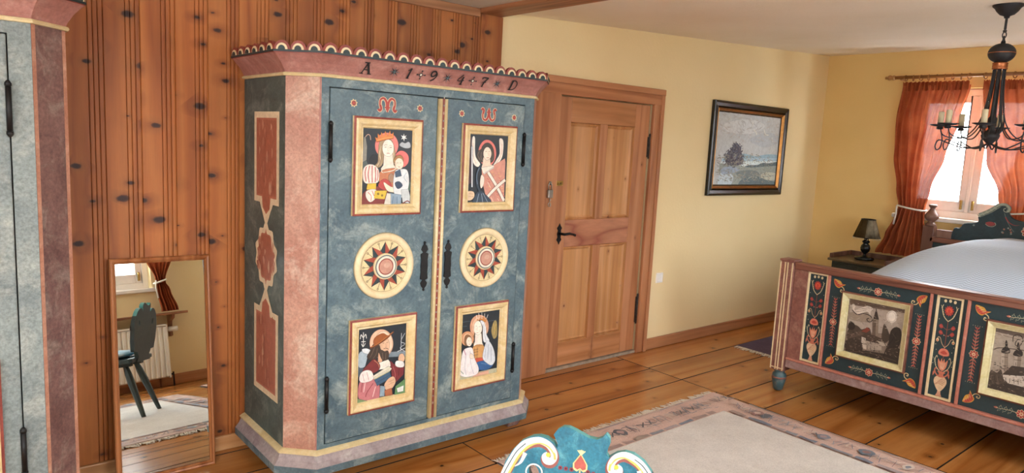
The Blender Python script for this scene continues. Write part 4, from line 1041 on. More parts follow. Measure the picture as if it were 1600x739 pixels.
    # doors
    for key in 'lr':
        a, b = DX[key]; cxd = (a+b)/2
        d = box(a, b, yf-.006, yf+.016, Z(dz0), Z(dz1)).build('door', F, t, bevel=.004)
        fxs = (1.418, 1.763) if key == 'l' else (1.988, 2.324)
        rx = 1.588 if key == 'l' else 2.158; ry = .980
        for ii, (z0, z1) in enumerate(((1.213, 1.642), (.312, .748))):
            u0, u1 = fxs[0]+dx, fxs[1]+dx; fn = lambda u, v, dd: (u, yf-.006-dd, Z(v))
            m = MB(); m.frame(u0, u1, z0, z1, [(0, 0), (0, .014), (.009, .016, 1), (.009, .020), (.016, .024), (.030, .020), (.040, .009), (.045, .010), (.050, .002)], fn); m.build('picture_frame', ['gold_frame', 'red_line'], d)
            if full:
                q = Paint((u0+.04, yf-.0064, Z(z0+.04)), (1, 0, 0), (0, 0, 1)); q.poly('1f2830', [(0, 0), ((u1-u0-.08)*1000, 0), ((u1-u0-.08)*1000, (z1-z0-.08)*1000), (0, (z1-z0-.08)*1000)])
                D, ox, oz = {('l', 0): (PAINT_QUEEN, 1.418, 1.213), ('r', 0): (PAINT_ANGEL, 1.989, 1.2155), ('l', 1): (PAINT_PILGRIM, 1.417, .309), ('r', 1): (PAINT_MOTHER, 1.9885, .315)}[(key, ii)]
                q.T = lambda P_, ox=ox, oz=oz: ((ox-u0-.04)*1000+P_[0], (oz-z0-.04)*1000+P_[1]) if len(P_) == 2 else P_
                q.data(D, 2.6); q.build('painted_scene', d)
        if full:
            m = MB(); m.lathe([(0, .004), (.118, .004), (.122, .010), (.128, .015), (.142, .015), (.150, .009), (.153, 0)], (rx, yf-.006, ry), 44, axis='y'); m.build('rosette', 'cream_flat', d)
            q = Paint((rx, yf-.0104, ry), (1, 0, 0), (0, 0, 1)); q.poly('e0cd9c', [(119*cos(2*pi*i/40), 119*sin(2*pi*i/40)) for i in range(40)]); q.ring('5a3a2c', 0, 0, 117, 119.5, 40)
            for k in range(10):
                a_ = pi/2+2*pi*k/10; q.leaf('24363a', 0, 0, 112, 58, a_, 'a0452f'); q.stroke('1c2626', 2, [(60*cos(a_), 60*sin(a_)), (113*cos(a_), 113*sin(a_))])
                b_ = a_+pi/10; q.stroke('3c2c24', 2, [(58*cos(b_), 58*sin(b_)), (106*cos(b_), 106*sin(b_))]); q.ring('3c2c24', 108*cos(b_), 108*sin(b_), 3, 5, 10)
            q.build('petal_painting', d)
            m = MB(); m.lathe([(.060, .004), (.060, .012), (.056, .016), (.050, .012), (.047, .012), (.042, .017), (.035, .012), (.033, .010), (0, .011)], (rx, yf-.006, ry), 32, axis='y'); m.build('rosette_boss', 'cream_flat', d)
            q = Paint((rx, yf-.0232, ry), (1, 0, 0), (0, 0, 1)); q.ring('5c6c70', 0, 0, 48, 53); q.ring('e6ddc8', 0, 0, 38, 48); q.ring('8c3a30', 0, 0, 33, 38); q.poly('c4907c', [(33*cos(2*pi*i/30), 33*sin(2*pi*i/30)) for i in range(30)]); q.ell('d0a48e', 4, 6, 16, 12); q.build('boss_painting', d)
            q = Paint((0, yf-.0066, 0), (1, 0, 0), (0, 0, 1)); monogram(q, 1583 if key == 'l' else 2146, 1694, key == 'r'); q.build('monogram', d)
            for sx in ((1421, 1750) if key == 'l' else (1984, 2308)): q = Paint((0, yf-.0066, 0), (1, 0, 0), (0, 0, 1)); star_flower(q, sx, 1694 if key == 'l' else 1686); q.build('painted_flower', d)
            ex = 1.800 if key == 'l' else 1.934
            half_pl = [(.0, .120), (.006, .114), (.003, .106), (.011, .096), (.016, .080), (.006, .066), (.018, .060), (.018, .054), (.015, .030), (.017, .0)]
            pl2 = half_pl+[(u, -v) for u, v in reversed(half_pl[:-1])]; pl2 = pl2+[(-u, v) for u, v in reversed(pl2[1:-1])]
            m = MB(); m.prism([(u*1.15, v) for u, v in pl2], lambda u, v, dd: (ex+u, yf-.006-dd, .963+v), 0, .006); m.build('key_plate', 'iron', d, bevel=.0015)
        hx = a if key == 'l' else b
        for z0, z1 in ((1.460, 1.595), (.360, .492)):
            m = MB(); m.tube([(hx, yf-.012, Z(z0)), (hx, yf-.012, Z(z1))], .0085, 10)
            for zz, s_ in ((z1, 1), (z0, -1)): m.lathe([(0, 0), (.010, .001*s_), (.010, .010*s_), (.005, .018*s_), (0, .020*s_)], (hx, yf-.012, Z(zz)), 10)
            m.build('hinge', 'iron', d)
    # centre strip between the doors
    m = MB(); xa = 1.850+dx
    m.lathe([(.0085, Z(.205)), (.0085, Z(1.745))], (xa+.007, yf-.016, 0), 10); m.lathe([(.0085, Z(.205)), (.0085, Z(1.745))], (xa+.037, yf-.016, 0), 10); m.box(xa, xa+.044, yf-.014, yf, Z(.205), Z(1.745), 0); st = m.build('centre_strip', ['cream_trim'], t)
    box(xa+.014, xa+.030, yf-.0165, yf-.014, Z(.205), Z(1.745)).build('strip_inlay', 'red_line', st)
    if full:
        q = Paint((xa+.022, yf-.0169, 0), (1, 0, 0), (0, 0, 1))
        for k in range(11):
            z = 280+k*140
            q.stroke('e4d8c0', 1.6, [(-5, z), (5, z)]); q.stroke('e4d8c0', 1.6, [(0, z-8), (0, z+8)])
            for zz in (35, 70, 105): q.ell('8fa4a8' if zz != 70 else 'e4d8c0', 0, z+zz, 2.6, 4)
        q.build('strip_painting', st)['kind'] = 'stuff'
        def lettering(name, x, f):
            q = Paint((x*.001, 0, 0), (1, 0, 0), (0, -.050, .070)); q.o = Vector((x*.001, yf-.0335, 1.8400)); f(q); q.build(name, t)
        for ch, x in (('A', 1463), ('1', 1673), ('9', 1798), ('4', 1953), ('7', 2087), ('D', 2268)): lettering('painted_letter' if ch in 'AD' else 'painted_digit', x, lambda q, ch=ch: glyph(q, ch, 0, 0))
        for x in (1598, 1877, 2168): lettering('painted_star', x, lambda q: star8(q, 0, 0))
        for x in (1733, 2020): lettering('painted_cross', x, lambda q: cross_dot(q, 0, 0))
    return t
SC_proto = []
wardrobe('painted_wardrobe', 'blue grey painted wardrobe dated 1947 with four picture panels and arched crest', 0, 1.0, True, ('teal', 'teal_side', 'pink', 'cornice_pink'))
wardrobe('painted_wardrobe', 'pale grey wardrobe with mauve clipped corner beside the mirror, mostly cut off', -2.156, 1.0405, False, ('teal_left', 'teal_side', 'pink_dark', 'edge_orange'))

# ================================================================== bed
t = bed = thing('bed', 'painted wooden bed with village pictures on its footboard', 'bed', (5.45, -2.05, 0))
XB = 4.337; by0, by1 = -1.045, -3.055; bc = (by0+by1)/2
for s in (0, 1):
    y = by0-.050 if s == 0 else by1+.050
    m = MB(); m.box(XB-.012, XB+.078, y-.047, y+.047, .145, .882); m.box(XB-.018, XB+.084, y-.053, y+.053, .882, .895); o = m.build('foot_post', 'bed_frame', t, bevel=.006)
    q = MB()
    for yy_ in (y-.038, y-.006, y+.012, y+.044): q.box(XB-.0140, XB-.011, yy_-.004, yy_+.004, .150, .875)
    q.box(XB-.0142, XB-.011, y-.045, y+.045, .160, .166); q.build('post_lines', 'cream_flat', o)
    m = MB(); m.lathe([(.018, 0), (.030, .008), (.038, .045), (.047, .088), (.044, .115), (.030, .128), (.036, .134), (.036, .146)], (XB+.033, y, 0), 18); m.build('foot', 'foot_teal', t)
    q = MB(); q.lathe([(.0475, .086), (.0478, .092), (.0475, .098)], (XB+.033, y, 0), 18); q.build('foot_band', 'bed_frame', t)
m = MB(); m.box(XB-.006, XB+.055, by1+.10, by0-.10, .838, .878); m.box(XB-.012, XB+.062, by1+.10, by0-.10, .866, .884); m.build('top_rail', 'bed_rail_top', t, bevel=.006)
m = MB(); m.box(XB-.004, XB+.055, by1+.10, by0-.10, .178, .232); m.build('lower_rail', 'bed_edge', t, bevel=.006)
m = MB(); m.box(XB-.010, XB+.055, by1+.10, by0-.10, .232, .246); m.build('rail_bead', 'bed_salmon', t, bevel=.004)
box(XB+.022, XB+.045, by1+.10, by0-.10, .24, .84).build('foot_panel', 'bed_green', t)
box(XB+.004, XB+.022, by0-.19, by0-.10, .246, .838).build('end_stile', 'bed_frame', t); box(XB+.004, XB+.022, by1+.10, by1+.19, .246, .838).build('end_stile', 'bed_frame', t)
for a, b in ((-1.365, -1.379), (-1.955, -1.969), (-2.142, -2.157), (-2.735, -2.749)):
    box(XB+.002, XB+.022, a, b, .246, .838).build('salmon_stile', 'bed_salmon', t, bevel=.003)
by = lambda y, v, d: (XB+.022-d, -y, v)
def flower6(p, x, y, R, petal='b03c38', rim='e8cfa8', heart='e8cfa8'):
    for k in range(8):
        a = pi*k/4; p.ell(rim, x+R*.62*cos(a), y+R*.62*sin(a), R*.38, R*.30, a, 10)
    for k in range(8):
        a = pi*k/4; p.ell(petal, x+R*.62*cos(a), y+R*.62*sin(a), R*.29, R*.21, a, 10)
    p.ell(heart, x, y, R*.3, n=10); p.ell('c0503c', x, y, R*.16, n=8)
def corner_leaf(p, x, y, a):
    T0 = p.T; ca, sa = cos(a), sin(a)
    p.T = lambda q: T0((x+q[0]*ca-q[1]*sa, y+q[0]*sa+q[1]*ca)) if len(q) == 2 else q
    p.blob('d8a03c', [(0, 0), (14, 12), (34, 22), (56, 20), (70, 34), (64, 8), (60, -14), (40, -22), (18, -16)])
    p.blob('c4503c', [(4, -2), (20, 4), (40, 4), (62, 26), (58, -8), (40, -18), (18, -14)])
    for k in range(4): p.stroke('ecd6a0', 2.2, [(10+12*k, 0), (16+13*k, 10+2*k)]); p.stroke('8f2f28', 2, [(14+12*k, -2), (18+12*k, -12)])
    p.stroke('e8cf9a', 4.5, [(62, 4), (78, 8), (92, 0), (94, -14), (82, -20), (76, -10), (84, -8)])
    p.T = T0
def spray_v(p, x, y, h):
    for q in (-1, 1):
        for k in range(7):
            z = 26+k*(h/2-36)/6
            for w in (-1, 1): p.leaf('a4564c' if k % 2 else 'b46c5c', x, y+q*z, 26-k*1.2, 8, pi/2*q+w*q*.75)
        p.stroke('c98a74', 3, [(x, y+q*18), (x, y+q*(h/2-6))]); p.leaf('b03c38', x, y+q*(h/2-14), 16, 9, pi/2*q)
        for k in range(5): p.ell('d8c8a0', x-22+11*k, y+q*(h/2+8)+abs(k-2)*0, 1.8, n=6)
    flower6(p, x, y, 24)
def spray_h(p, x, y, w):
    for q in (-1, 1):
        p.stroke('d8c8a4', 2.6, [(x+q*20, y), (x+q*w*.25, y+3), (x+q*w/2, y-2)])
        p.leaf('c4705c', x+q*w*.5, y, 22, 12, 0 if q > 0 else pi); p.leaf('e0d0ac', x+q*w*.5, y, 10, 5, 0 if q > 0 else pi)
        for k in range(3): p.stroke('9cab94', 2, [(x+q*(36+24*k), y), (x+q*(44+24*k), y+12), (x+q*(54+24*k), y+9), (x+q*(50+24*k), y+4)]); p.stroke('9cab94', 2, [(x+q*(42+24*k), y), (x+q*(50+24*k), y-11), (x+q*(60+24*k), y-8)]); p.ell('d8c8a0', x+q*(46+24*k), y+17, 1.8, n=6); p.ell('d8c8a0', x+q*(58+24*k), y-16, 1.8, n=6)
    flower6(p, x, y, 25)
def vase_flowers(p):
    """u from -66 to 66, v from 0 to 580"""
    p.blob('d9a084', [(-18, 8), (0, 4), (18, 8), (12, 22), (8, 38), (-8, 38), (-12, 22)]); p.stroke('b06850', 3, [(-20, 8), (20, 8)])
    p.blob('e2c4a0', [(0, 34), (22, 52), (40, 84), (38, 108), (22, 120), (0, 118), (-22, 120), (-38, 108), (-40, 84), (-22, 52)])
    for k in range(5): p.stroke('b87c64', 3, [(-34+8*k, 70+k*9), (-8+6*k, 80+k*8), (20+4*k, 72+k*10)])
    p.blob('c8745c', [(-18, 118), (18, 118), (14, 136), (24, 150), (-24, 150), (-14, 136)])
    for q in (-1, 1):
        p.stroke('c8745c', 8, [(q*20, 122), (q*36, 136), (q*44, 154), (q*36, 166), (q*26, 158)]); p.leaf('c8745c', q*44, 150, 34, 12, -pi/2+q*.25)
        p.stroke('d8c8a4', 4, [(q*14, 152), (q*40, 176), (q*50, 212), (q*42, 236), (q*36, 226)])
        for k in range(5): p.stroke('b8c0a4', 2, [(q*(34+4*k), 172+10*k), (q*(44+5*k), 180+11*k)])
    p.blob('d98a6c', [(-10, 158), (10, 158), (26, 182), (30, 222), (16, 206), (8, 226), (0, 208), (-8, 226), (-16, 206), (-30, 222), (-26, 182)])
    for k in range(-2, 3): p.stroke('f0d0b0', 2.2, [(k*4, 166), (k*8, 202)])
    p.stroke('8f4a3a', 4, [(0, 226), (0, 440)])
    for k in range(9): p.leaf('c4604a' if k % 2 else 'd8866a', 0, 250, 36, 17, pi*k/8)
    p.blob('d8806a', [(-34, 254), (0, 240), (34, 254), (22, 278), (0, 284), (-22, 278)]); p.blob('b8483c', [(-22, 258), (0, 250), (22, 258), (0, 272)])
    for q in (-1, 1):
        p.stroke('d8b48c', 3.4, [(0, 290), (q*20, 310), (q*34, 340), (q*48, 342), (q*52, 328)]); p.ell('e6cf9c', q*50, 326, 9, 10); p.ell('c86850', q*50, 323, 5)
        for yy2, xx2, r_ in ((372, 36, 15), (408, 38, 15)): p.stroke('8f4a3a', 3, [(0, yy2-18), (q*xx2*.6, yy2-6), (q*xx2, yy2)]); p.blob('a43c36', [(q*(xx2-14), yy2-4), (q*xx2, yy2+12), (q*(xx2+14), yy2), (q*xx2, yy2-14)]); p.stroke('c86a58', 2.4, [(q*(xx2-10), yy2-2), (q*(xx2+9), yy2)])
        p.stroke('d8c8a0', 4.5, [(0, 440), (q*30, 466), (q*46, 510), (q*40, 530)])
        for k in range(5): p.stroke('d8c8a0', 2.4, [(q*(24+5*k), 462+12*k), (q*(36+5*k), 474+13*k)])
        for vv, uu in ((300, 58), (358, 14), (446, 56), (190, 60), (270, 50)): p.ell('cfc8b0', q*uu, vv, 2.6, n=8)
    for k in range(12): p.leaf('b83c34', 0, 500, 32, 16, 2*pi*k/12)
    p.ell('d8603c', 0, 500, 17); p.ell('c03c34', 0, 500, 10); p.stroke('8f2f28', 3, [(-24, 488), (24, 488)])
    for k in (-1, 0, 1): p.ell('e2d2a8', k*30, 556-abs(k)*3, 9); p.stroke('d8c8a0', 1.6, [(k*30-9, 574-abs(k)*3), (k*30+9, 574-abs(k)*3)])
for y_ in (1.300, 2.056, 2.812):
    w = .066
    m = MB(); m.frame(y_-w, y_+w, .250, .836, [(0, .002), (.0, .014), (.010, .014), (.012, .004)], by); o = m.build('flower_panel_frame', 'cream_flat', t)
    p = Paint((XB+.0205, -y_, .256), (0, -1, 0), (0, 0, 1)); p.poly('1f383e', [(-54, 0), (54, 0), (54, 574), (-54, 574)]); p.T = lambda q: (q[0]*.80, q[1]) if len(q) == 2 else q; vase_flowers(p); p.build('flower_painting', o)
for yc, D, oy, oz in ((1.667, PAINT_VILLAGE, 1.4714, .346), (2.446, PAINT_CHURCH, 2.2565, .339)):
    u0, u1, z0, z1 = yc-.203, yc+.203, .342, .756
    p = Paint((XB+.0205, -yc, .541), (0, -1, 0), (0, 0, 1))
    p.poly('21393f', [(-286, -292), (286, -292), (286, 296), (-286, 296)])
    for q, r_, a in ((-1, -1, .75), (1, -1, 2.4), (1, 1, 3.9), (-1, 1, -.75)): corner_leaf(p, q*268, r_*(270 if r_ < 0 else 276), a)
    for q in (-1, 1): spray_v(p, q*245, 6, 300); spray_h(p, 6, q*245+(4 if q > 0 else -4), 210)
    p.build('floral_border', t)
    m = MB(); m.frame(u0, u1, z0, z1, [(0, .002), (0, .024, 1), (.008, .028, 1), (.010, .030), (.034, .016), (.038, .016), (.042, .004)], by); fr = m.build('picture_frame', ['bed_gilt', 'bed_rail_top'], t, bevel=0)
    p = Paint((XB+.0195, -u0-.036, z0+.036), (0, -1, 0), (0, 0, 1)); w = (u1-u0-.072)*1000; h = (z1-z0-.072)*1000
    p.poly('8a7a6c', [(0, 0), (w, 0), (w, h), (0, h)])
    ox, oz2 = (oy-u0-.036)*1000, (oz-z0-.036)*1000
    p.T = lambda q: (min(max(q[0]+ox, 0), w), min(max(q[1]+oz2, 0), h)) if len(q) == 2 else q
    p.data(D, 1.6)
    p.T = lambda q: q; p.dabs([(4, 4), (w-4, 4), (w-4, h*.34), (4, h*.46)], ['5a4a3e', '3a2e26', '76665a', '2e241e', '8e7e70'], 240, 16, 4, 8); p.dabs([(4, h*.55), (w-4, h*.6), (w-4, h-4), (4, h-4)], ['a09284', 'b8aca0', '84766a'], 110, 24, 3, 9)
    p.build('sepia_painting', fr)
for y in (by0-.055, by1+.055):
    box(XB+.06, 6.56, y-.016, y+.016, .20, .46).build('side_rail', 'bed_frame', t, bevel=.005)
box(XB+.06, 6.54, by1+.08, by0-.08, .26, .34).build('slat_deck', 'shelf_wood', t)
XH = 6.56
for s in (0, 1):
    y = by0-.065 if s == 0 else by1+.065
    box(XH, XH+.07, y-.055, y+.035, .0, 1.035).build('head_post', 'post_wood', t, bevel=.006)
    MB().lathe([(.042, 1.035), (.044, 1.045), (.030, 1.060), (.024, 1.072), (.040, 1.085), (.056, 1.105), (.058, 1.120), (.044, 1.142), (.026, 1.165), (.018, 1.18), (.022, 1.19), (.032, 1.20), (.034, 1.212), (.020, 1.216), (0, 1.216)], (XH+.035, y-.012, 0), 18).build('finial', 'post_wood', t)
box(XH+.015, XH+.05, by1+.06, by0-.06, .34, .905).build('head_panel', 'bed_green', t)
box(XH, XH+.06, by1+.09, by0-.09, .900, .945).build('head_rail', 'bed_rail_top', t, bevel=.008)
# carved crest: half outline from the outer end to the middle, mirrored
hc = [(.865, .945), (.865, 1.01), (.80, 1.00), (.752, .985), (.740, 1.04), (.70, 1.045), (.672, 1.085), (.60, 1.10), (.572, 1.118), (.575, 1.16), (.50, 1.205), (.44, 1.262), (.40, 1.272), (.366, 1.245), (.372, 1.20), (.33, 1.16), (.24, 1.15), (.15, 1.20), (.07, 1.245), (0, 1.26)]
hs = hc[:4]+spline(hc[3:], False, 3)[1:]
out = hs+[(-a, b) for a, b in reversed(hs[:-1])]
m = MB(); m.prism(out, lambda u, v, d: (XH+.012+d, bc+u, v), 0, .035); cr = m.build('crest', 'bed_green', t, bevel=.004)
box(XH+.008, XH+.050, bc-.868, bc-.752, .945, 1.012).build('crest_end', 'post_wood', t, bevel=.004); box(XH+.008, XH+.050, bc+.752, bc+.868, .945, 1.012).build('crest_end', 'post_wood', t, bevel=.004)
for q in (-1, 1):
    p = Paint((XH+.0105, bc, 1.0), (0, -1, 0), (0, 0, 1))
    pts = [(q*570, 165), (q*500, 208), (q*440, 262), (q*400, 266), (q*372, 240), (q*380, 212), (q*404, 214), (q*408, 234), (q*394, 238)]
    p.stroke('8c9484', 34, pts[:3]); p.stroke('8c9484', 24, pts[2:6]); p.stroke('b4b8a4', 5, pts); p.stroke('2c3a38', 3, [(a-q*4, b-12) for a, b in pts[:4]])
    for k in range(5): p.leaf('a8ac98', q*(560-26*k), 150+19*k, 34, 14, pi/2-q*.9)
    p.blob('9c3a38', [(q*520, 110), (q*490, 122), (q*460, 116), (q*455, 100), (q*480, 88), (q*505, 92)]); p.stroke('cfc0a0', 3, [(q*520, 100), (q*500, 86), (q*470, 84), (q*448, 100), (q*458, 120)])
    p.stroke('7f8c80', 3, [(q*400, 200), (q*380, 150), (q*350, 100), (q*320, 60)]); p.stroke('9c3a38', 9, [(q*390, 170), (q*360, 130), (q*320, 112), (q*290, 118)], True)
    for k in range(7): p.ell('8a9288' if k % 2 else 'b0705c', q*(330+rng.uniform(0, 80)), 40+rng.uniform(0, 50), 7)
    p.ell('8a9288', q*600, 80, 8); p.build('scroll_painting', cr)
    p = Paint((XH+.0105, bc, 1.0), (0, -1, 0), (0, 0, 1)); flower6(p, q*230, 72, 44); p.build('painted_flower', cr)
p = Paint((XH+.0105, bc, 1.0), (0, -1, 0), (0, 0, 1)); flower6(p, 0, 110, 60); p.build('painted_flower', cr)
# plump pin-striped bedspread
def spread(u, v):
    x = 4.428+u*2.115; y = by0-.085-v*1.84
    e = min(v, 1-v)*1.84; s = min(e/.62, 1.0); dome = sin(s*pi/2)**.8
    f = min((x-4.428)/1.25, 1.0); rise = sin(f*pi/2)
    z = .50+.365*dome+.165*rise*dome*(1-.10*max(0, (x-5.7)/.8))+.006*sin(9*x+5*y)
    return (x, y, z)
m = MB(); m.grid(spread, 60, 60)
m.grid(lambda u, v: (4.428, by0-.085-u*1.84, .36+(spread(0, u)[2]-.36)*v), 40, 3)
for vv in (0, 1): m.grid(lambda u, v, vv=vv: (spread(u, vv)[0], spread(u, vv)[1], .36+(.50-.36)*v+.0*u), 40, 2)
m.grid(lambda u, v: (6.545, by0-.085-u*1.84, .36+(spread(1, u)[2]-.36)*v), 40, 3)
m.grid(lambda u, v: (4.428+u*2.115, by0-.085-v*1.84, .36), 1, 1)
o = m.build('bedspread', 'spread'); tag(o, 'plump pale blue pinstriped bedspread covering the painted bed', 'bedspread')

# ------------------------------------------------------------------ bedside table and lamp
nx0, nx1, ny0, ny1, nz = 6.265, 6.715, -.425, -.935, .672
t = thing('bedside_table', 'dark green bedside table with one drawer between bed and corner', 'bedside table', ((nx0+nx1)/2, (ny0+ny1)/2, 0))
box(nx0+.03, nx1-.01, ny0-.03, ny1+.03, .06, nz-.022).build('carcass', 'night_green', t, bevel=.004)
box(nx0, nx1, ny0, ny1, nz-.022, nz).build('table_top', 'night_top', t, bevel=.006)
m = MB(); m.box(nx0+.02, nx1-.005, ny0-.008, ny0-.024, nz, nz+.042); m.box(nx0+.02, nx1-.005, ny1+.008, ny1+.024, nz, nz+.042); m.box(nx1-.022, nx1-.005, ny0-.008, ny1+.008, nz, nz+.042); m.build('gallery', 'post_wood', t, bevel=.004)
d = box(nx0+.018, nx0+.032, ny0-.055, ny1+.055, nz-.165, nz-.045).build('drawer', 'night_green', t, bevel=.004)
MB().lathe([(0, .028), (.012, .026), (.016, .018), (.010, .010), (.007, 0)], (0, 0, 0), 14).v
m = MB(); m.lathe([(.007, 0), (.010, -.010), (.016, -.018), (.012, -.026), (0, -.028)], (nx0+.018, (ny0+ny1)/2, nz-.105), 14, axis='x'); m.build('knob', 'brass', d)
d = box(nx0+.018, nx0+.032, ny0-.055, ny1+.055, .085, nz-.19).build('cupboard_door', 'night_green', t, bevel=.004)
m = MB(); m.lathe([(.007, 0), (.010, -.010), (.016, -.018), (.012, -.026), (0, -.028)], (nx0+.018, ny1+.10, .30), 14, axis='x'); m.build('knob', 'brass', d)
for x in (nx0+.06, nx1-.04):
    for y in (ny0-.06, ny1+.06): MB().lathe([(.014, 0), (.022, .03), (.018, .06)], (x, y, 0), 10).build('foot', 'night_green', t)
lx, ly = 6.47, -.66; nz += .0015
t = thing('table_lamp', 'small black turned table lamp with patchwork shade on the bedside table', 'lamp', (lx, ly, nz))
MB().lathe([(0, nz), (.076, nz), (.082, nz+.010), (.076, nz+.026), (.040, nz+.032), (.014, nz+.040), (.012, nz+.056), (.020, nz+.062), (.036, nz+.080), (.042, nz+.105), (.036, nz+.130), (.020, nz+.148), (.026, nz+.154), (.034, nz+.166), (.026, nz+.172), (.018, nz+.178), (.018, nz+.215), (0, nz+.215)], (lx, ly, 0), 22).build('base', 'lamp_base', t)
def shade_panel(k, n, mat, nm):
    m = MB(); m.grid(lambda u, v: (lx+(.110-.052*v)*cos(2*pi*(k+u)/n+.3), ly+(.110-.052*v)*sin(2*pi*(k+u)/n+.3), nz+.205+.160*v), 4, 3); return m.build(nm, mat, t, solid=.002)
for k in range(8): shade_panel(k, 8, 'shade_pale' if k in (4, 5) else 'shade', 'shade_panel')
m = MB()
for z, r_ in ((nz+.205, .111), (nz+.365, .059)): m.tube([(lx+r_*cos(2*pi*i/24), ly+r_*sin(2*pi*i/24), z) for i in range(24)], .003, 6, loop=True)
m.build('shade_hoops', 'iron', t)
m = MB()
for k in range(40):
    a = 2*pi*k/40; m.lathe([(0, 0), (.003, -.004), (.0035, -.010), (0, -.014)], (lx+.111*cos(a), ly+.111*sin(a), nz+.204-.003*(k % 3)), 5)
o = m.build('bead_fringe', 'candle', t); o['kind'] = 'stuff'

# ------------------------------------------------------------------ rugs
def rug(name, label, x0, x1, y0, y1, bw, field, border, fringe_sides, motifs):
    t = thing(name, label, 'rug', ((x0+x1)/2, (y0+y1)/2, 0))
    box(x0, x1, y0, y1, .0005, .010).build('backing', field, t)
    h = .013
    def wav(x, y): return h+.0016*sin(7*x+2*y)*sin(5*y)
    m = MB(); m.grid(lambda u, v: (x0+bw+(x1-x0-2*bw)*u, y0+bw+(y1-y0-2*bw)*v, wav(0, 0)+.002), 30, 20); m.build('field', field, t)
    m = MB()
    for a, b, c, e in ((x0, x1, y0, y0+bw), (x0, x1, y1-bw, y1), (x0, x0+bw, y0+bw, y1-bw), (x1-bw, x1, y0+bw, y1-bw)): m.box(a, b, c, e, .002, h)
    m.build('border', border, t)
    if motifs:
        p = Paint((x0, y0, h+.0004), (1, 0, 0), (0, 1, 0), eps=1.5e-5); Lx, Ly = (x1-x0)*1000, (y1-y0)*1000; B = bw*1000
        def strip(L, T0, f=1.0):
            p.T = T0; x = 30
            cols = ['8a8f9c', '74808e', 'b89a98', 'd8c4b8', 'a07c78', '9aa4ae', 'e4d4c8', '686a74']
            while x < L-40:
                k = rng.randint(0, 5); w = rng.uniform(50, 110); c = rng.choice(cols); c2 = rng.choice(cols)
                if k == 0:
                    for j in range(rng.randint(3, 6)): p.stroke(c, 5, [(x+j*13, 60+rng.uniform(0, 15)), (x+j*13+rng.uniform(20, 40), 130+rng.uniform(-20, 20))])
                elif k == 1: p.stroke(c, 7, [(x, 70), (x+w*.5, 70), (x+w*.5, 120), (x+w*.2, 125), (x+w*.2, 95)], k=1); p.stroke(c2, 5, [(x+w*.6, 60), (x+w*.8, 150)])
                elif k == 2: p.blob(c2, [(x, 90), (x+w*.4, 60), (x+w*.8, 100), (x+w*.4, 150)]); p.blob(c, [(x+w*.2, 95), (x+w*.4, 80), (x+w*.6, 102), (x+w*.4, 125)])
                elif k == 3: p.stroke(c, 6, [(x, 80), (x+w*.3, 140), (x+w*.5, 70), (x+w*.8, 135)], k=1); p.stroke(c2, 5, [(x+10, 70), (x+w*.35, 125)])
                elif k == 4: p.stroke(c, 6, [(x, 130), (x+w*.4, 60), (x+w*.9, 110)], k=3); p.stroke(c2, 6, [(x+15, 140), (x+w*.4, 80), (x+w*.8, 120)], k=3); p.stroke(c, 5, [(x+w*.2, 150), (x+w*.7, 150)])
                else:
                    p.stroke('6a6a70', 8, [(x, 85), (x+w*.7, 125)]); p.stroke('6a6a70', 8, [(x+w*.1, 125), (x+w*.6, 80)]); p.stroke(c2, 4, [(x, 140), (x+w, 145)])
                for j in range(3): p.stroke(rng.choice(cols), 3.5, [(x+rng.uniform(0, 60), rng.uniform(40, 180)), (x+rng.uniform(10, 80), rng.uniform(40, 180))])
                x += w*.8+rng.uniform(-25, 5)
            i0 = B if L == Lx else 0; x = i0
            while x < L-i0-60:
                w = min(rng.uniform(50, 190), L-i0-x); p.poly(rng.choice(['8c929c', 'a8928e', '7c8698', 'b0a2a4', 'a09088']), [(x, B-rng.uniform(24, 44)), (x+w*.5, B-rng.uniform(24, 46)), (x+w, B-rng.uniform(20, 40)), (x+w, B-6), (x, B-6)]); x += w*1.15
            x = 20
            while x < L-150: w = rng.uniform(60, 130); p.stroke(rng.choice(['cfbcae', 'c2aca0', '9c9a9c']), 9, [(x, 16), (x+w, 16)]); x += w
        strip(Lx, lambda q: (q[0], Ly-q[1]) if len(q) == 2 else q); strip(Lx, lambda q: q); strip(Ly-2*B, lambda q: (Lx-q[1], B+q[0]) if len(q) == 2 else q); strip(Ly-2*B, lambda q: (q[1], B+q[0]) if len(q) == 2 else q)
        p.build('border_pattern', t)
    m = MB()
    for s in fringe_sides:
        L = (x1-x0) if s in 'tb' else (y1-y0); n = int(L/.006)
        for k in range(n):
            q = (k+rng.uniform(-.4, .4))/n*L; l = rng.uniform(.028, .062); sk = rng.uniform(-.018, .018); w = .0034
            P_ = {'t': lambda a, b: (x0+a, y1+b), 'b': lambda a, b: (x0+a, y0-b), 'l': lambda a, b: (x0-b, y0+a), 'r': lambda a, b: (x1+b, y0+a)}[s]
            z = rng.uniform(.003, .009)
            m.add([(*P_(q-w, -.004), .011), (*P_(q+w, -.004), .011), (*P_(q+sk+w, l*.6), z), (*P_(q+sk-w, l*.6), z), (*P_(q+sk*1.8, l), .002)], [(0, 1, 2, 3), (3, 2, 4)])
    o = m.build('fringe', 'stone_grey', t, solid=.002); o['kind'] = 'stuff'
    return t
rug('floor_rug', 'large cream wool rug with patterned dusty rose border in front of the bed', 2.10, 3.905, -3.25, -.905, .235, 'rug_field', 'rug_border', 't', True)
rug('floor_rug', 'cream wool rug with grey blue border under the carved chair, seen in the mirror', .05, 1.80, -2.95, -1.09, .20, 'rug_field', 'rug_border', 'tb', True)
rug('bedside_rug', 'small mauve rug with white fringe on the floor behind the bed end', 5.045, 6.15, -1.00, -.345, .07, 'rug_purple', 'rug_purple', 'l', False)

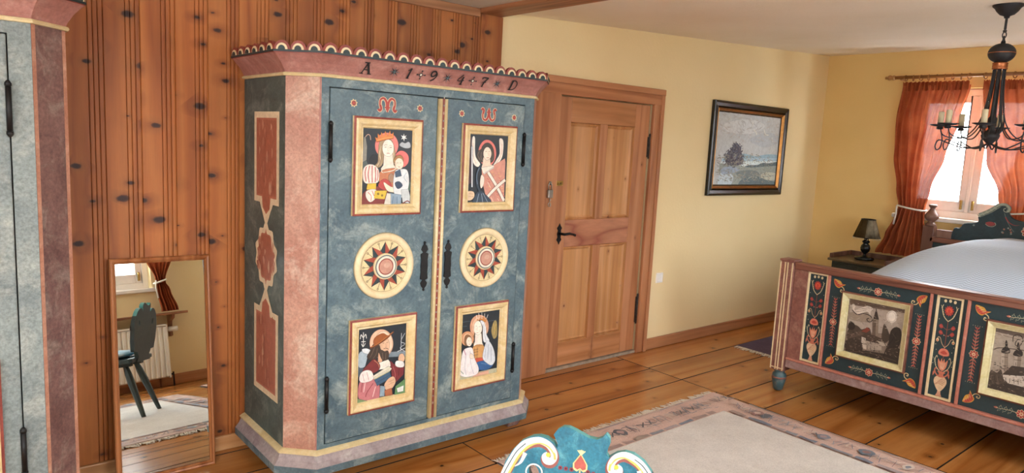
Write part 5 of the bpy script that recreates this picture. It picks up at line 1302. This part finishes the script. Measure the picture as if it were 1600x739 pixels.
# ------------------------------------------------------------------ curtains at the window behind the bed
def curtain(name, label, P, edges, tie, n, amp, off=.085, group=None, header=True, mat='curtain', rope=True, tie_side=0, lining=None):
    """edges: list of (z, a, b) along-wall limits from top to bottom; P(u, d, z) with d = distance out from the wall"""
    zt = edges[0][0]; zs_ = [e[0] for e in edges]
    t = thing(name, label, 'curtain', P((edges[0][1]+edges[0][2])/2, .10, zs_[-1]))
    def lim(z):
        for (z0, a0, b0), (z1, a1, b1) in zip(edges[:-1], edges[1:]):
            if z <= z0 and z >= z1:
                f = (z0-z)/(z0-z1); f = f*f*(3-2*f); return a0+(a1-a0)*f, b0+(b1-b0)*f
        return edges[-1][1:]
    w0 = abs(edges[0][2]-edges[0][1])
    def fn(u, v):
        z = zt+(zs_[-1]-zt)*v; a, b = lim(z); w = abs(b-a)
        uu = u+.018*sin(2*pi*(u*2.3+v*1.4))*(1 if .02 < u < .98 else 0)
        g = min(1.5, .65+.6*(1-w/w0))
        d = off+amp*g*(sin(2*pi*n*u+1.2*sin(3*v+u*5))*(.75+.25*sin(7*u))+.35*sin(2*pi*n*2.1*u+2.0*v)*max(0, 1-v*2))
        return P(a+(b-a)*uu, max(d, .02), z)
    m = MB(); m.grid(fn, n*14, 46); m.build('cloth', mat, t)
    if header:
        m = MB()
        def hf(u, v):
            z = zt-.045+.075*v; a, b = edges[0][1:]
            return P(a+(b-a)*u, off+amp*.6*sin(2*pi*n*2.2*u)+.012*sin(2*pi*n*5*u)*abs(v-.4), z+.006*sin(2*pi*n*4.4*u)*v)
        m.grid(hf, n*26, 5); m.build('heading', mat, t)
    if rope:
        zt_, a, b = tie; m = MB()
        c = (a+b)/2; r_ = abs(b-a)/2+.006
        m.tube([P(c+r_*cos(2*pi*i/24), .085+(amp*1.9+.01)*sin(2*pi*i/24), zt_+.016*cos(2*pi*i/24)*tie_side) for i in range(24)], .008, 6, loop=True)
        hx = a if tie_side > 0 else b
        m.tube([P(hx, off+amp*1.2, zt_+.01), P(hx-.010, off+amp*1.7, zt_-.06), P(hx+.004, off+amp*1.6, zt_-.155)], .0075, 6); m.build('tie_back', 'rope', t)
    return t
PR = lambda u, d, z: (XR-d, u, z)
c1 = curtain('curtain', 'orange taffeta curtain tied back at the window, nearest the room corner', PR, [(2.222, -.735, -1.255), (1.95, -.715, -1.21), (1.62, -.735, -1.14), (1.33, -.79, -1.06), (1.165, -.825, -1.035), (1.08, -.80, -1.04), (.90, -.735, -1.07), (.735, -.665, -1.10)], (1.165, -.82, -1.04), 7, .036, tie_side=1)
c2 = curtain('curtain', 'orange taffeta curtain tied back at the window, partly hidden by the chandelier', PR, [(2.222, -1.345, -1.92), (1.95, -1.38, -1.93), (1.62, -1.44, -1.92), (1.33, -1.56, -1.87), (1.165, -1.60, -1.82), (1.05, -1.59, -1.86), (.90, -1.56, -1.92), (.735, -1.53, -1.98)], (1.20, -1.60, -1.83), 7, .022, off=.062, tie_side=-1)
t = thing('curtain_rod', 'turned wooden curtain rod with rings above the window behind the bed', 'curtain rod', (XR, -1.32, 2.295))
m = MB(); m.tube([(6.665, -.66, 2.295), (6.665, -2.02, 2.295)], .0145, 12); m.build('rod', 'rod_wood', t)
for y, s in ((-.66, 1), (-2.02, -1)):
    m = MB(); prof = [(.014, 0), (.021, .006), (.021, .014), (.012, .020), (.020, .034), (.024, .046), (.018, .060), (.010, .066), (.014, .074), (.012, .082), (0, .086)]
    m.lathe([(r_, h_) for r_, h_ in prof], (0, 0, 0), 14); m.v = [(6.665+a, y+s*c, 2.295+b) for a, b, c in m.v]; m.build('finial', 'rod_wood', t)
    m = MB(); m.tube([(XR, y-s*.05, 2.28), (6.67, y-s*.05, 2.28)], .010, 8); m.lathe([(.028, 0), (.028, .008)], (0, 0, 0), 12); m.build('bracket', 'rod_wood', t)
ring0 = None
for k in range(9):
    for a, b in ((-.750, -1.245), (-1.36, -1.90)):
        y = a+(b-a)*k/8
        if ring0 is None:
            m = MB(); m.tube([(.024*cos(2*pi*i/18), 0, .024*sin(2*pi*i/18)) for i in range(18)], .0042, 6, loop=True)
            ring0 = m.build('ring', 'rod_wood', t, local=True); o = ring0
        else: o = ring0.copy(); COL.objects.link(o)
        o.parent = t; o.location = Vector((6.665, y, 2.2868))-t.location; o.rotation_euler = (0, 0, rng.uniform(-.35, .35))

# ------------------------------------------------------------------ chandelier
hx, hy = 4.455, -2.105; zc = ceil_z(hx)
t = thing('chandelier', 'dark iron chandelier with candle sleeves and copper collar hanging from the ceiling', 'chandelier', (hx, hy, zc))
MB().lathe([(0, zc), (.072, zc-.002), (.070, zc-.010), (.060, zc-.018), (.050, zc-.035), (.034, zc-.052), (.014, zc-.060), (.012, zc-.070), (0, zc-.070)], (hx, hy, 0), 24).build('canopy', 'charcoal', t)
zr = zc-.045; m = MB(); m.tube([(hx, hy, zr), (hx, hy, zr-.085)], .0065, 8); m.lathe([(0, zr-.085), (.010, zr-.088), (.008, zr-.098), (0, zr-.100)], (hx, hy, 0), 10); m.build('stem', 'charcoal', t)
lk = None
for k in range(3):
    z = zr-.112-k*.021; m = MB(); e = (1, 0) if k % 2 else (0, 1)
    m.tube([(hx+.009*cos(a)*e[0], hy+.009*cos(a)*e[1], z+.016*sin(a)) for a in [2*pi*i/14 for i in range(14)]], .0028, 6, loop=True); m.build('chain_link', 'charcoal', t)
zb = zr-.138; R = .064
m = MB(); m.tube([(hx+.012*cos(a), hy, zb+.004+.012*sin(a)) for a in [2*pi*i/14 for i in range(14)]], .003, 6, loop=True)
prof = [(0, zb-.008), (.011, zb-.008), (.011, zb-.018)]+[(R*sin(pi*i/16), zb-.016-.052+.052*cos(pi*i/16)) for i in range(2, 15)]+[(.02, zb-.122)]
m.lathe(prof, (hx, hy, 0), 28); m.build('ball', 'charcoal', t)
zm = zb-.068; MB().lathe([(R-.002, zm+.003), (R+.002, zm+.0), (R-.002, zm-.003)], (hx, hy, 0), 32).build('copper_line', 'copper', t)
z2 = zb-.118; MB().lathe([(.02, z2+.004), (.034, z2), (.037, z2-.005), (.034, z2-.010), (.036, z2-.018), (.034, z2-.026), (.037, z2-.031), (.033, z2-.036), (.015, z2-.036)], (hx, hy, 0), 24).build('copper_collar', 'copper', t)
z3 = z2-.034; NA = 8
def arm_mesh():
    m = MB(); H = lambda q: [(a, z3+b*1.16) for a, b in q]
    P_ = spline(H([(-.026, 0), (-.032, -.10), (-.046, -.20), (-.050, -.27), (.0, -.335), (.10, -.365), (.19, -.345), (.240, -.330), (.256, -.356), (.247, -.378), (.230, -.366), (.226, -.33), (.235, -.290), (.244, -.272)]), False, 5)
    m.tube([(a, 0, b) for a, b in P_], .0036, 6)
    P2 = spline(H([(.026, 0), (.032, -.10), (.046, -.20), (.075, -.27), (.125, -.315), (.185, -.318), (.225, -.305), (.238, -.285)]), False, 5)
    m.tube([(a, .006*(1-i/len(P2)), b) for i, (a, b) in enumerate(P2)], .0034, 6)
    return m
protos = []
for k in range(NA):
    a = 2*pi*(k+.18)/NA
    if not protos:
        mk_ = lambda mb, nm, mat: mb.build(nm, mat, t, local=True)
        def shift(mb): mb.v = [(x, y, z-zc) for x, y, z in mb.v]; return mb
        zp = z3-.270*1.16
        A_ = mk_(shift(arm_mesh()), 'arm', 'charcoal')
        q = MB(); q.lathe([(.006, zp-.012), (.016, zp-.010), (.018, zp), (.012, zp+.004), (.030, zp+.006), (.050, zp+.012), (.053, zp+.016), (.030, zp+.012), (.0, zp+.010)], (.244, 0, 0), 18); B_ = mk_(shift(q), 'drip_pan', 'charcoal')
        q = MB(); q.lathe([(.0145, zp+.011), (.015, zp+.085), (.009, zp+.087), (0, zp+.087)], (.244, 0, 0), 14); C_ = mk_(shift(q), 'candle_sleeve', 'candle')
        q = MB(); q.lathe([(.008, zp+.087), (.009, zp+.097), (.017, zp+.118), (.0175, zp+.132), (.011, zp+.155), (.004, zp+.176), (0, zp+.186)], (.244, 0, 0), 12); D_ = mk_(shift(q), 'bulb', 'bulb')
        protos = [A_, B_, C_, D_]; new = protos
    else:
        new = []
        for o in protos: c = o.copy(); COL.objects.link(c); c.parent = t; new.append(c)
    for o in new: o.rotation_euler = (0, 0, a)
H1 = 1.13
m = MB(); m.lathe([(r_, z3+(z_-z3)*H1) for r_, z_ in [(0, z3-.36), (.010, z3-.355), (.018, z3-.345), (.040, z3-.325), (.045, z3-.31), (.030, z3-.295), (.014, z3-.280), (.020, z3-.265), (.022, z3-.23), (.014, z3-.22), (.010, z3), (0, z3)]], (hx, hy, 0), 18); m.build('hub', 'charcoal', t)

# ------------------------------------------------------------------ carved chair with a cushion
CW = (1.355, -2.160)      # middle of the back, seat height .42
fa = radians(36); LN = radians(8)
t = thing('carved_chair', 'turquoise painted farmhouse chair with carved scroll back in the foreground', 'chair', (CW[0], CW[1], 0), (0, 0, 0))
FW = Vector((-cos(fa), -sin(fa), 0)); WD = Vector((sin(fa), -cos(fa), 0)); NB = FW*cos(LN)+Vector((0, 0, sin(LN))); UP = Vector((-FW.x*sin(LN), -FW.y*sin(LN), cos(LN)))
CS = 1.045; QB = Vector((1.26*CS, -3.4245+1.2645*CS, 1.5674-.7574*CS))+WD*.065*CS      # local origin of the measured outline
fb = lambda u, v, d: tuple(QB+WD*(u*.001*CS)+UP*(v*.001*CS)-NB*d)
top = [(-211, -128), (-203, -95), (-186, -63), (-164, -35), (-135, -18), (-116, -14), (-95, -16), (-76, -26), (-66, -41), (-66, -26), (-78, -5), (-70, 8), (-55, 19), (-39, 20), (-20, 14), (-3, 7), (16, 0), (37, -1), (50, 6), (59, 17), (69, 8), (71, -8), (66, -24), (64, -34), (71, -43), (89, -29), (111, -22), (135, -25), (161, -40), (183, -64), (198, -95), (207, -128)]
br = [(206, -170), (200, -230), (180, -290), (172, -300), (120, -302), (112, -318), (96, -330), (100, -352), (118, -366), (118, -372)]
out = top+br+[(-a, b) for a, b in reversed(br)]
def hole(cx, cy, s): return [(cx+s*14*cos(a)-s*5*sin(a), cy+20*sin(a)) for a in [2*pi*i/14 for i in range(14)]]
holes = [hole(-122, -112, 1), hole(122, -112, -1)]
def plate(name, outline, holes, fn, d0, d1, mats, parent):
    bm = bmesh.new(); rings_ = []
    def ringv(pts, d): return [bm.verts.new(fn(u, v, d)) for u, v in pts]
    F = []
    for d in (d0, d1):
        loops = [ringv(p_, d) for p_ in [outline]+holes]; rings_.append(loops); es = []
        for L in loops: es += [bm.edges.new((L[i], L[(i+1) % len(L)])) for i in range(len(L))]
        r = bmesh.ops.triangle_fill(bm, use_beauty=True, use_dissolve=False, edges=es)
    for a, b in zip(*rings_):
        for i in range(len(a)): j = (i+1) % len(a); f = bm.faces.new((a[i], a[j], b[j], b[i])); f.material_index = 1 if len(rings_[0][0]) == len(a) and outline[i][1] > -70 and outline[j][1] > -70 else 3
    for f in bm.faces:
        if f.material_index == 0 and all(v in set(sum(rings_[1], [])) for v in f.verts): f.material_index = 2
    bmesh.ops.recalc_face_normals(bm, faces=bm.faces)
    b0 = base_of(parent)
    for v in bm.verts: v.co -= b0
    me = bpy.data.meshes.new(name); bm.to_mesh(me); bm.free()
    for m_ in mats: me.materials.append(M[m_])
    o = bpy.data.objects.new(name, me); COL.objects.link(o); o.parent = parent; return o
bk = plate('backrest', out, holes, fb, 0, .026, ['chair_teal', 'chair_edge', 'chair_back', 'chair_back'], t)
p = Paint(QB+NB*.0006, WD, UP, unit=.001*CS)
hs_ = lambda pts, c, w, **k: p.stroke(c, w, pts, **k)
for q in (-1, 1):
    if q < 0: V = [(-207, -150), (-203, -128), (-190, -97), (-172, -62), (-150, -38), (-118, -26), (-92, -32), (-76, -48), (-72, -64), (-80, -76), (-92, -76), (-96, -66), (-88, -60)]
    else: V = [(203, -150), (194, -110), (180, -78), (158, -50), (136, -36), (112, -30), (92, -38), (80, -54), (78, -70), (86, -80), (98, -78), (100, -68), (92, -64)]
    hs_([(a*.985, b-5) for a, b in V], '8f5048', 25); hs_(V, 'cfd4d8', 18); hs_([(a-q*(10 if i < 5 else 3), b-6) for i, (a, b) in enumerate(V[:9])], 'c2b860', 6); hs_([(a-q*5, b-3) for a, b in V[:8]], 'e2e2cc', 5)
    hs_([(a+q*1, b-1) for a, b in V[:5]], '223a44', 2.2); p.ell('c9c84a', V[-1][0], V[-1][1], 6)
    hs_([(q*150, -64), (q*160, -90), (q*176, -104)], 'd4d6d8', 12, taper=True)
    p.ring('d8d4cc', q*122, -112, 20, 24, 18)
P_ = [(-2, -47), (-9, -58), (-17, -70), (-16, -82), (-8, -86), (-1, -81), (6, -86), (14, -82), (14, -70), (6, -58)]
p.poly('d8c88c', [(a*1.25+.3, (b+66)*1.25-66) for a, b in P_]); p.poly('b0564c', P_)
for k in (-2, -1, 0, 1, 2): hs_([(-1, -46), (-1+k*5, -33+abs(k)*-1.2)], 'e8dca0', 3)
for k in range(3): p.ell('8a2f3c', -53+15*k, -88, 5.5); p.ell('2c1c24', -53+15*k, -88, 2.4); p.ell('8a2f3c', 20+15*k, -88-2*k, 5.5); p.ell('2c1c24', 20+15*k, -88-2*k, 2.4)
hs_([(-1, -86), (0, -140), (0, -230)], 'd8c88c', 4)
for q in (-1, 1): hs_([(0, -200), (q*40, -170), (q*80, -190), (q*90, -240)], 'd8c88c', 6, taper=True); flower6(p, q*60, -240, 28)
flower6(p, 0, -160, 34)
p.build('scroll_painting', bk)
# seat: a thick plank, wider in front
sc = Vector((QB.x, QB.y, 0))-WD*.0+FW*.085
def sp(u, w, z): q = sc+FW*u+WD*w; return (q.x, q.y, z)
so = [(-.05, -.19), (-.03, -.20), (.34, -.22), (.38, -.19), (.38, .19), (.34, .22), (-.03, .20), (-.05, .19)]
m = MB(); m.prism(so, lambda u, v, d: sp(u, v, d), .392, .422); m.build('seat', 'chair_back', t, bevel=.006)
for w in (-.10, .10): m = MB(); a, b, c, e = sp(-.01, w-.025, 0), sp(-.01, w+.025, 0), sp(.34, w+.025, 0), sp(.34, w-.025, 0); m.rings([[(x, y, z) for x, y, _ in (a, b, c, e)] for z in (.365, .392)]); m.build('batten', 'chair_back', t)
for u, du in ((.03, -.11), (.30, .07)):
    for w in (-1, 1):
        P0 = Vector(sp(u, w*.10, .37)); P1 = Vector(sp(u+du, w*.155, 0.018 if True else 0)); m = MB()
        ax = (P1-P0).normalized(); s1 = ax.cross(Vector((WD.x, WD.y, 0))).normalized(); s2 = ax.cross(s1)
        R_ = []
        for f, r_ in ((0, .016), (.15, .022), (.35, .024), (1, .015)):
            c = P0.lerp(P1, f); R_.append([c+(s1*cos(a)+s2*sin(a))*r_ for a in [pi/8+pi/4*i for i in range(8)]])
        R_[-1] = [Vector((v.x, v.y, .0165)) for v in R_[-1]]
        m.rings(R_); m.build('leg', 'chair_back', t)
cu = sc+FW*.17
t = thing('seat_cushion', 'flat pale blue cushion lying on the seat of the carved chair, seen in the mirror', 'cushion', (cu.x, cu.y, .423))
def cush(sgn):
    def fn(u, v):
        a, b = (u-.5)*2, (v-.5)*2; e = (1-abs(a)**3.2)*(1-abs(b)**3.2); h = .024*max(e, 0)**.45
        q = cu+FW*(a*.165)+WD*(b*.175); return (q.x, q.y, .449+sgn*h+.002*sin(9*a)*sin(8*b)*max(e, 0))
    return fn
m = MB(); m.grid(cush(1), 20, 20); m.grid(cush(-1), 20, 20); m.build('cushion_cover', 'cushion', t)

# ------------------------------------------------------------------ what the mirror shows of the window side
t = thing('radiator', 'white panel radiator under the window, seen in the mirror', 'radiator', (1.60, YF, .08))
x0, x1 = 1.06, 2.02
box(x0, x1, YF+.055, YF+.062, .085, .575).build('rear_panel', 'radiator', t)
m = MB(); pr = []; n = 22; w = (x1-x0)/n
for k in range(n): a = x0+k*w; pr += [(a, .118), (a+w*.25, .118), (a+w*.35, .128), (a+w*.85, .128), (a+w*.95, .118)]
m.rings([[(a, YF+d, z) for a, d in pr]+[(x1, YF+.10, z), (x0, YF+.10, z)] for z in (.10, .56)]); m.build('front_panel', 'radiator', t)
box(x0, x1, YF+.05, YF+.13, .565, .582).build('top_grille', 'radiator', t, bevel=.004); box(x1-.006, x1+.004, YF+.05, YF+.13, .085, .575).build('side_cover', 'radiator', t)
m = MB(); m.tube([(x1, YF+.08, .53), (x1+.03, YF+.08, .53)], .010, 8); m.tube([(x1+.03, YF+.08, .53), (x1+.11, YF+.08, .53)], .023, 14); m.build('thermostat_valve', 'white_plastic', t)
m = MB(); m.tube([(x1, YF+.08, .11), (x1+.04, YF+.08, .11)], .009, 8); m.tube([(x1+.04, YF+.08, .13), (x1+.04, YF+.08, .0)], .008, 8); m.build('pipe', 'iron', t)
t = thing('shelf', 'brown wooden shelf board on a bracket above the radiator, seen in the mirror', 'shelf', (1.5, YF, .68))
box(.85, 2.21, YF+.001, YF+.17, .665, .687).build('shelf_board', 'shelf_wood', t, bevel=.005)
for x in (1.0, 2.07):
    m = MB(); m.prism([(0, 0), (.14, 0), (.13, -.035), (.06, -.06), (.045, -.13), (.05, -.20), (0, -.21)], lambda u, v, d: (x+d, YF+.001+u, .665+v), 0, .028); m.build('bracket', 'shelf_wood', t, bevel=.003)
PF = lambda u, d, z: (u, YF+d, z)
curtain('curtain', 'orange curtain with a tie beside the window above the radiator, seen in the mirror', PF, [(2.20, 1.74, 2.20), (1.7, 1.79, 2.18), (1.25, 1.88, 2.14), (.98, 1.97, 2.05), (.90, 1.97, 2.09), (.70, 2.00, 2.15)], (.985, 1.965, 2.055), 5, .028, tie_side=1)
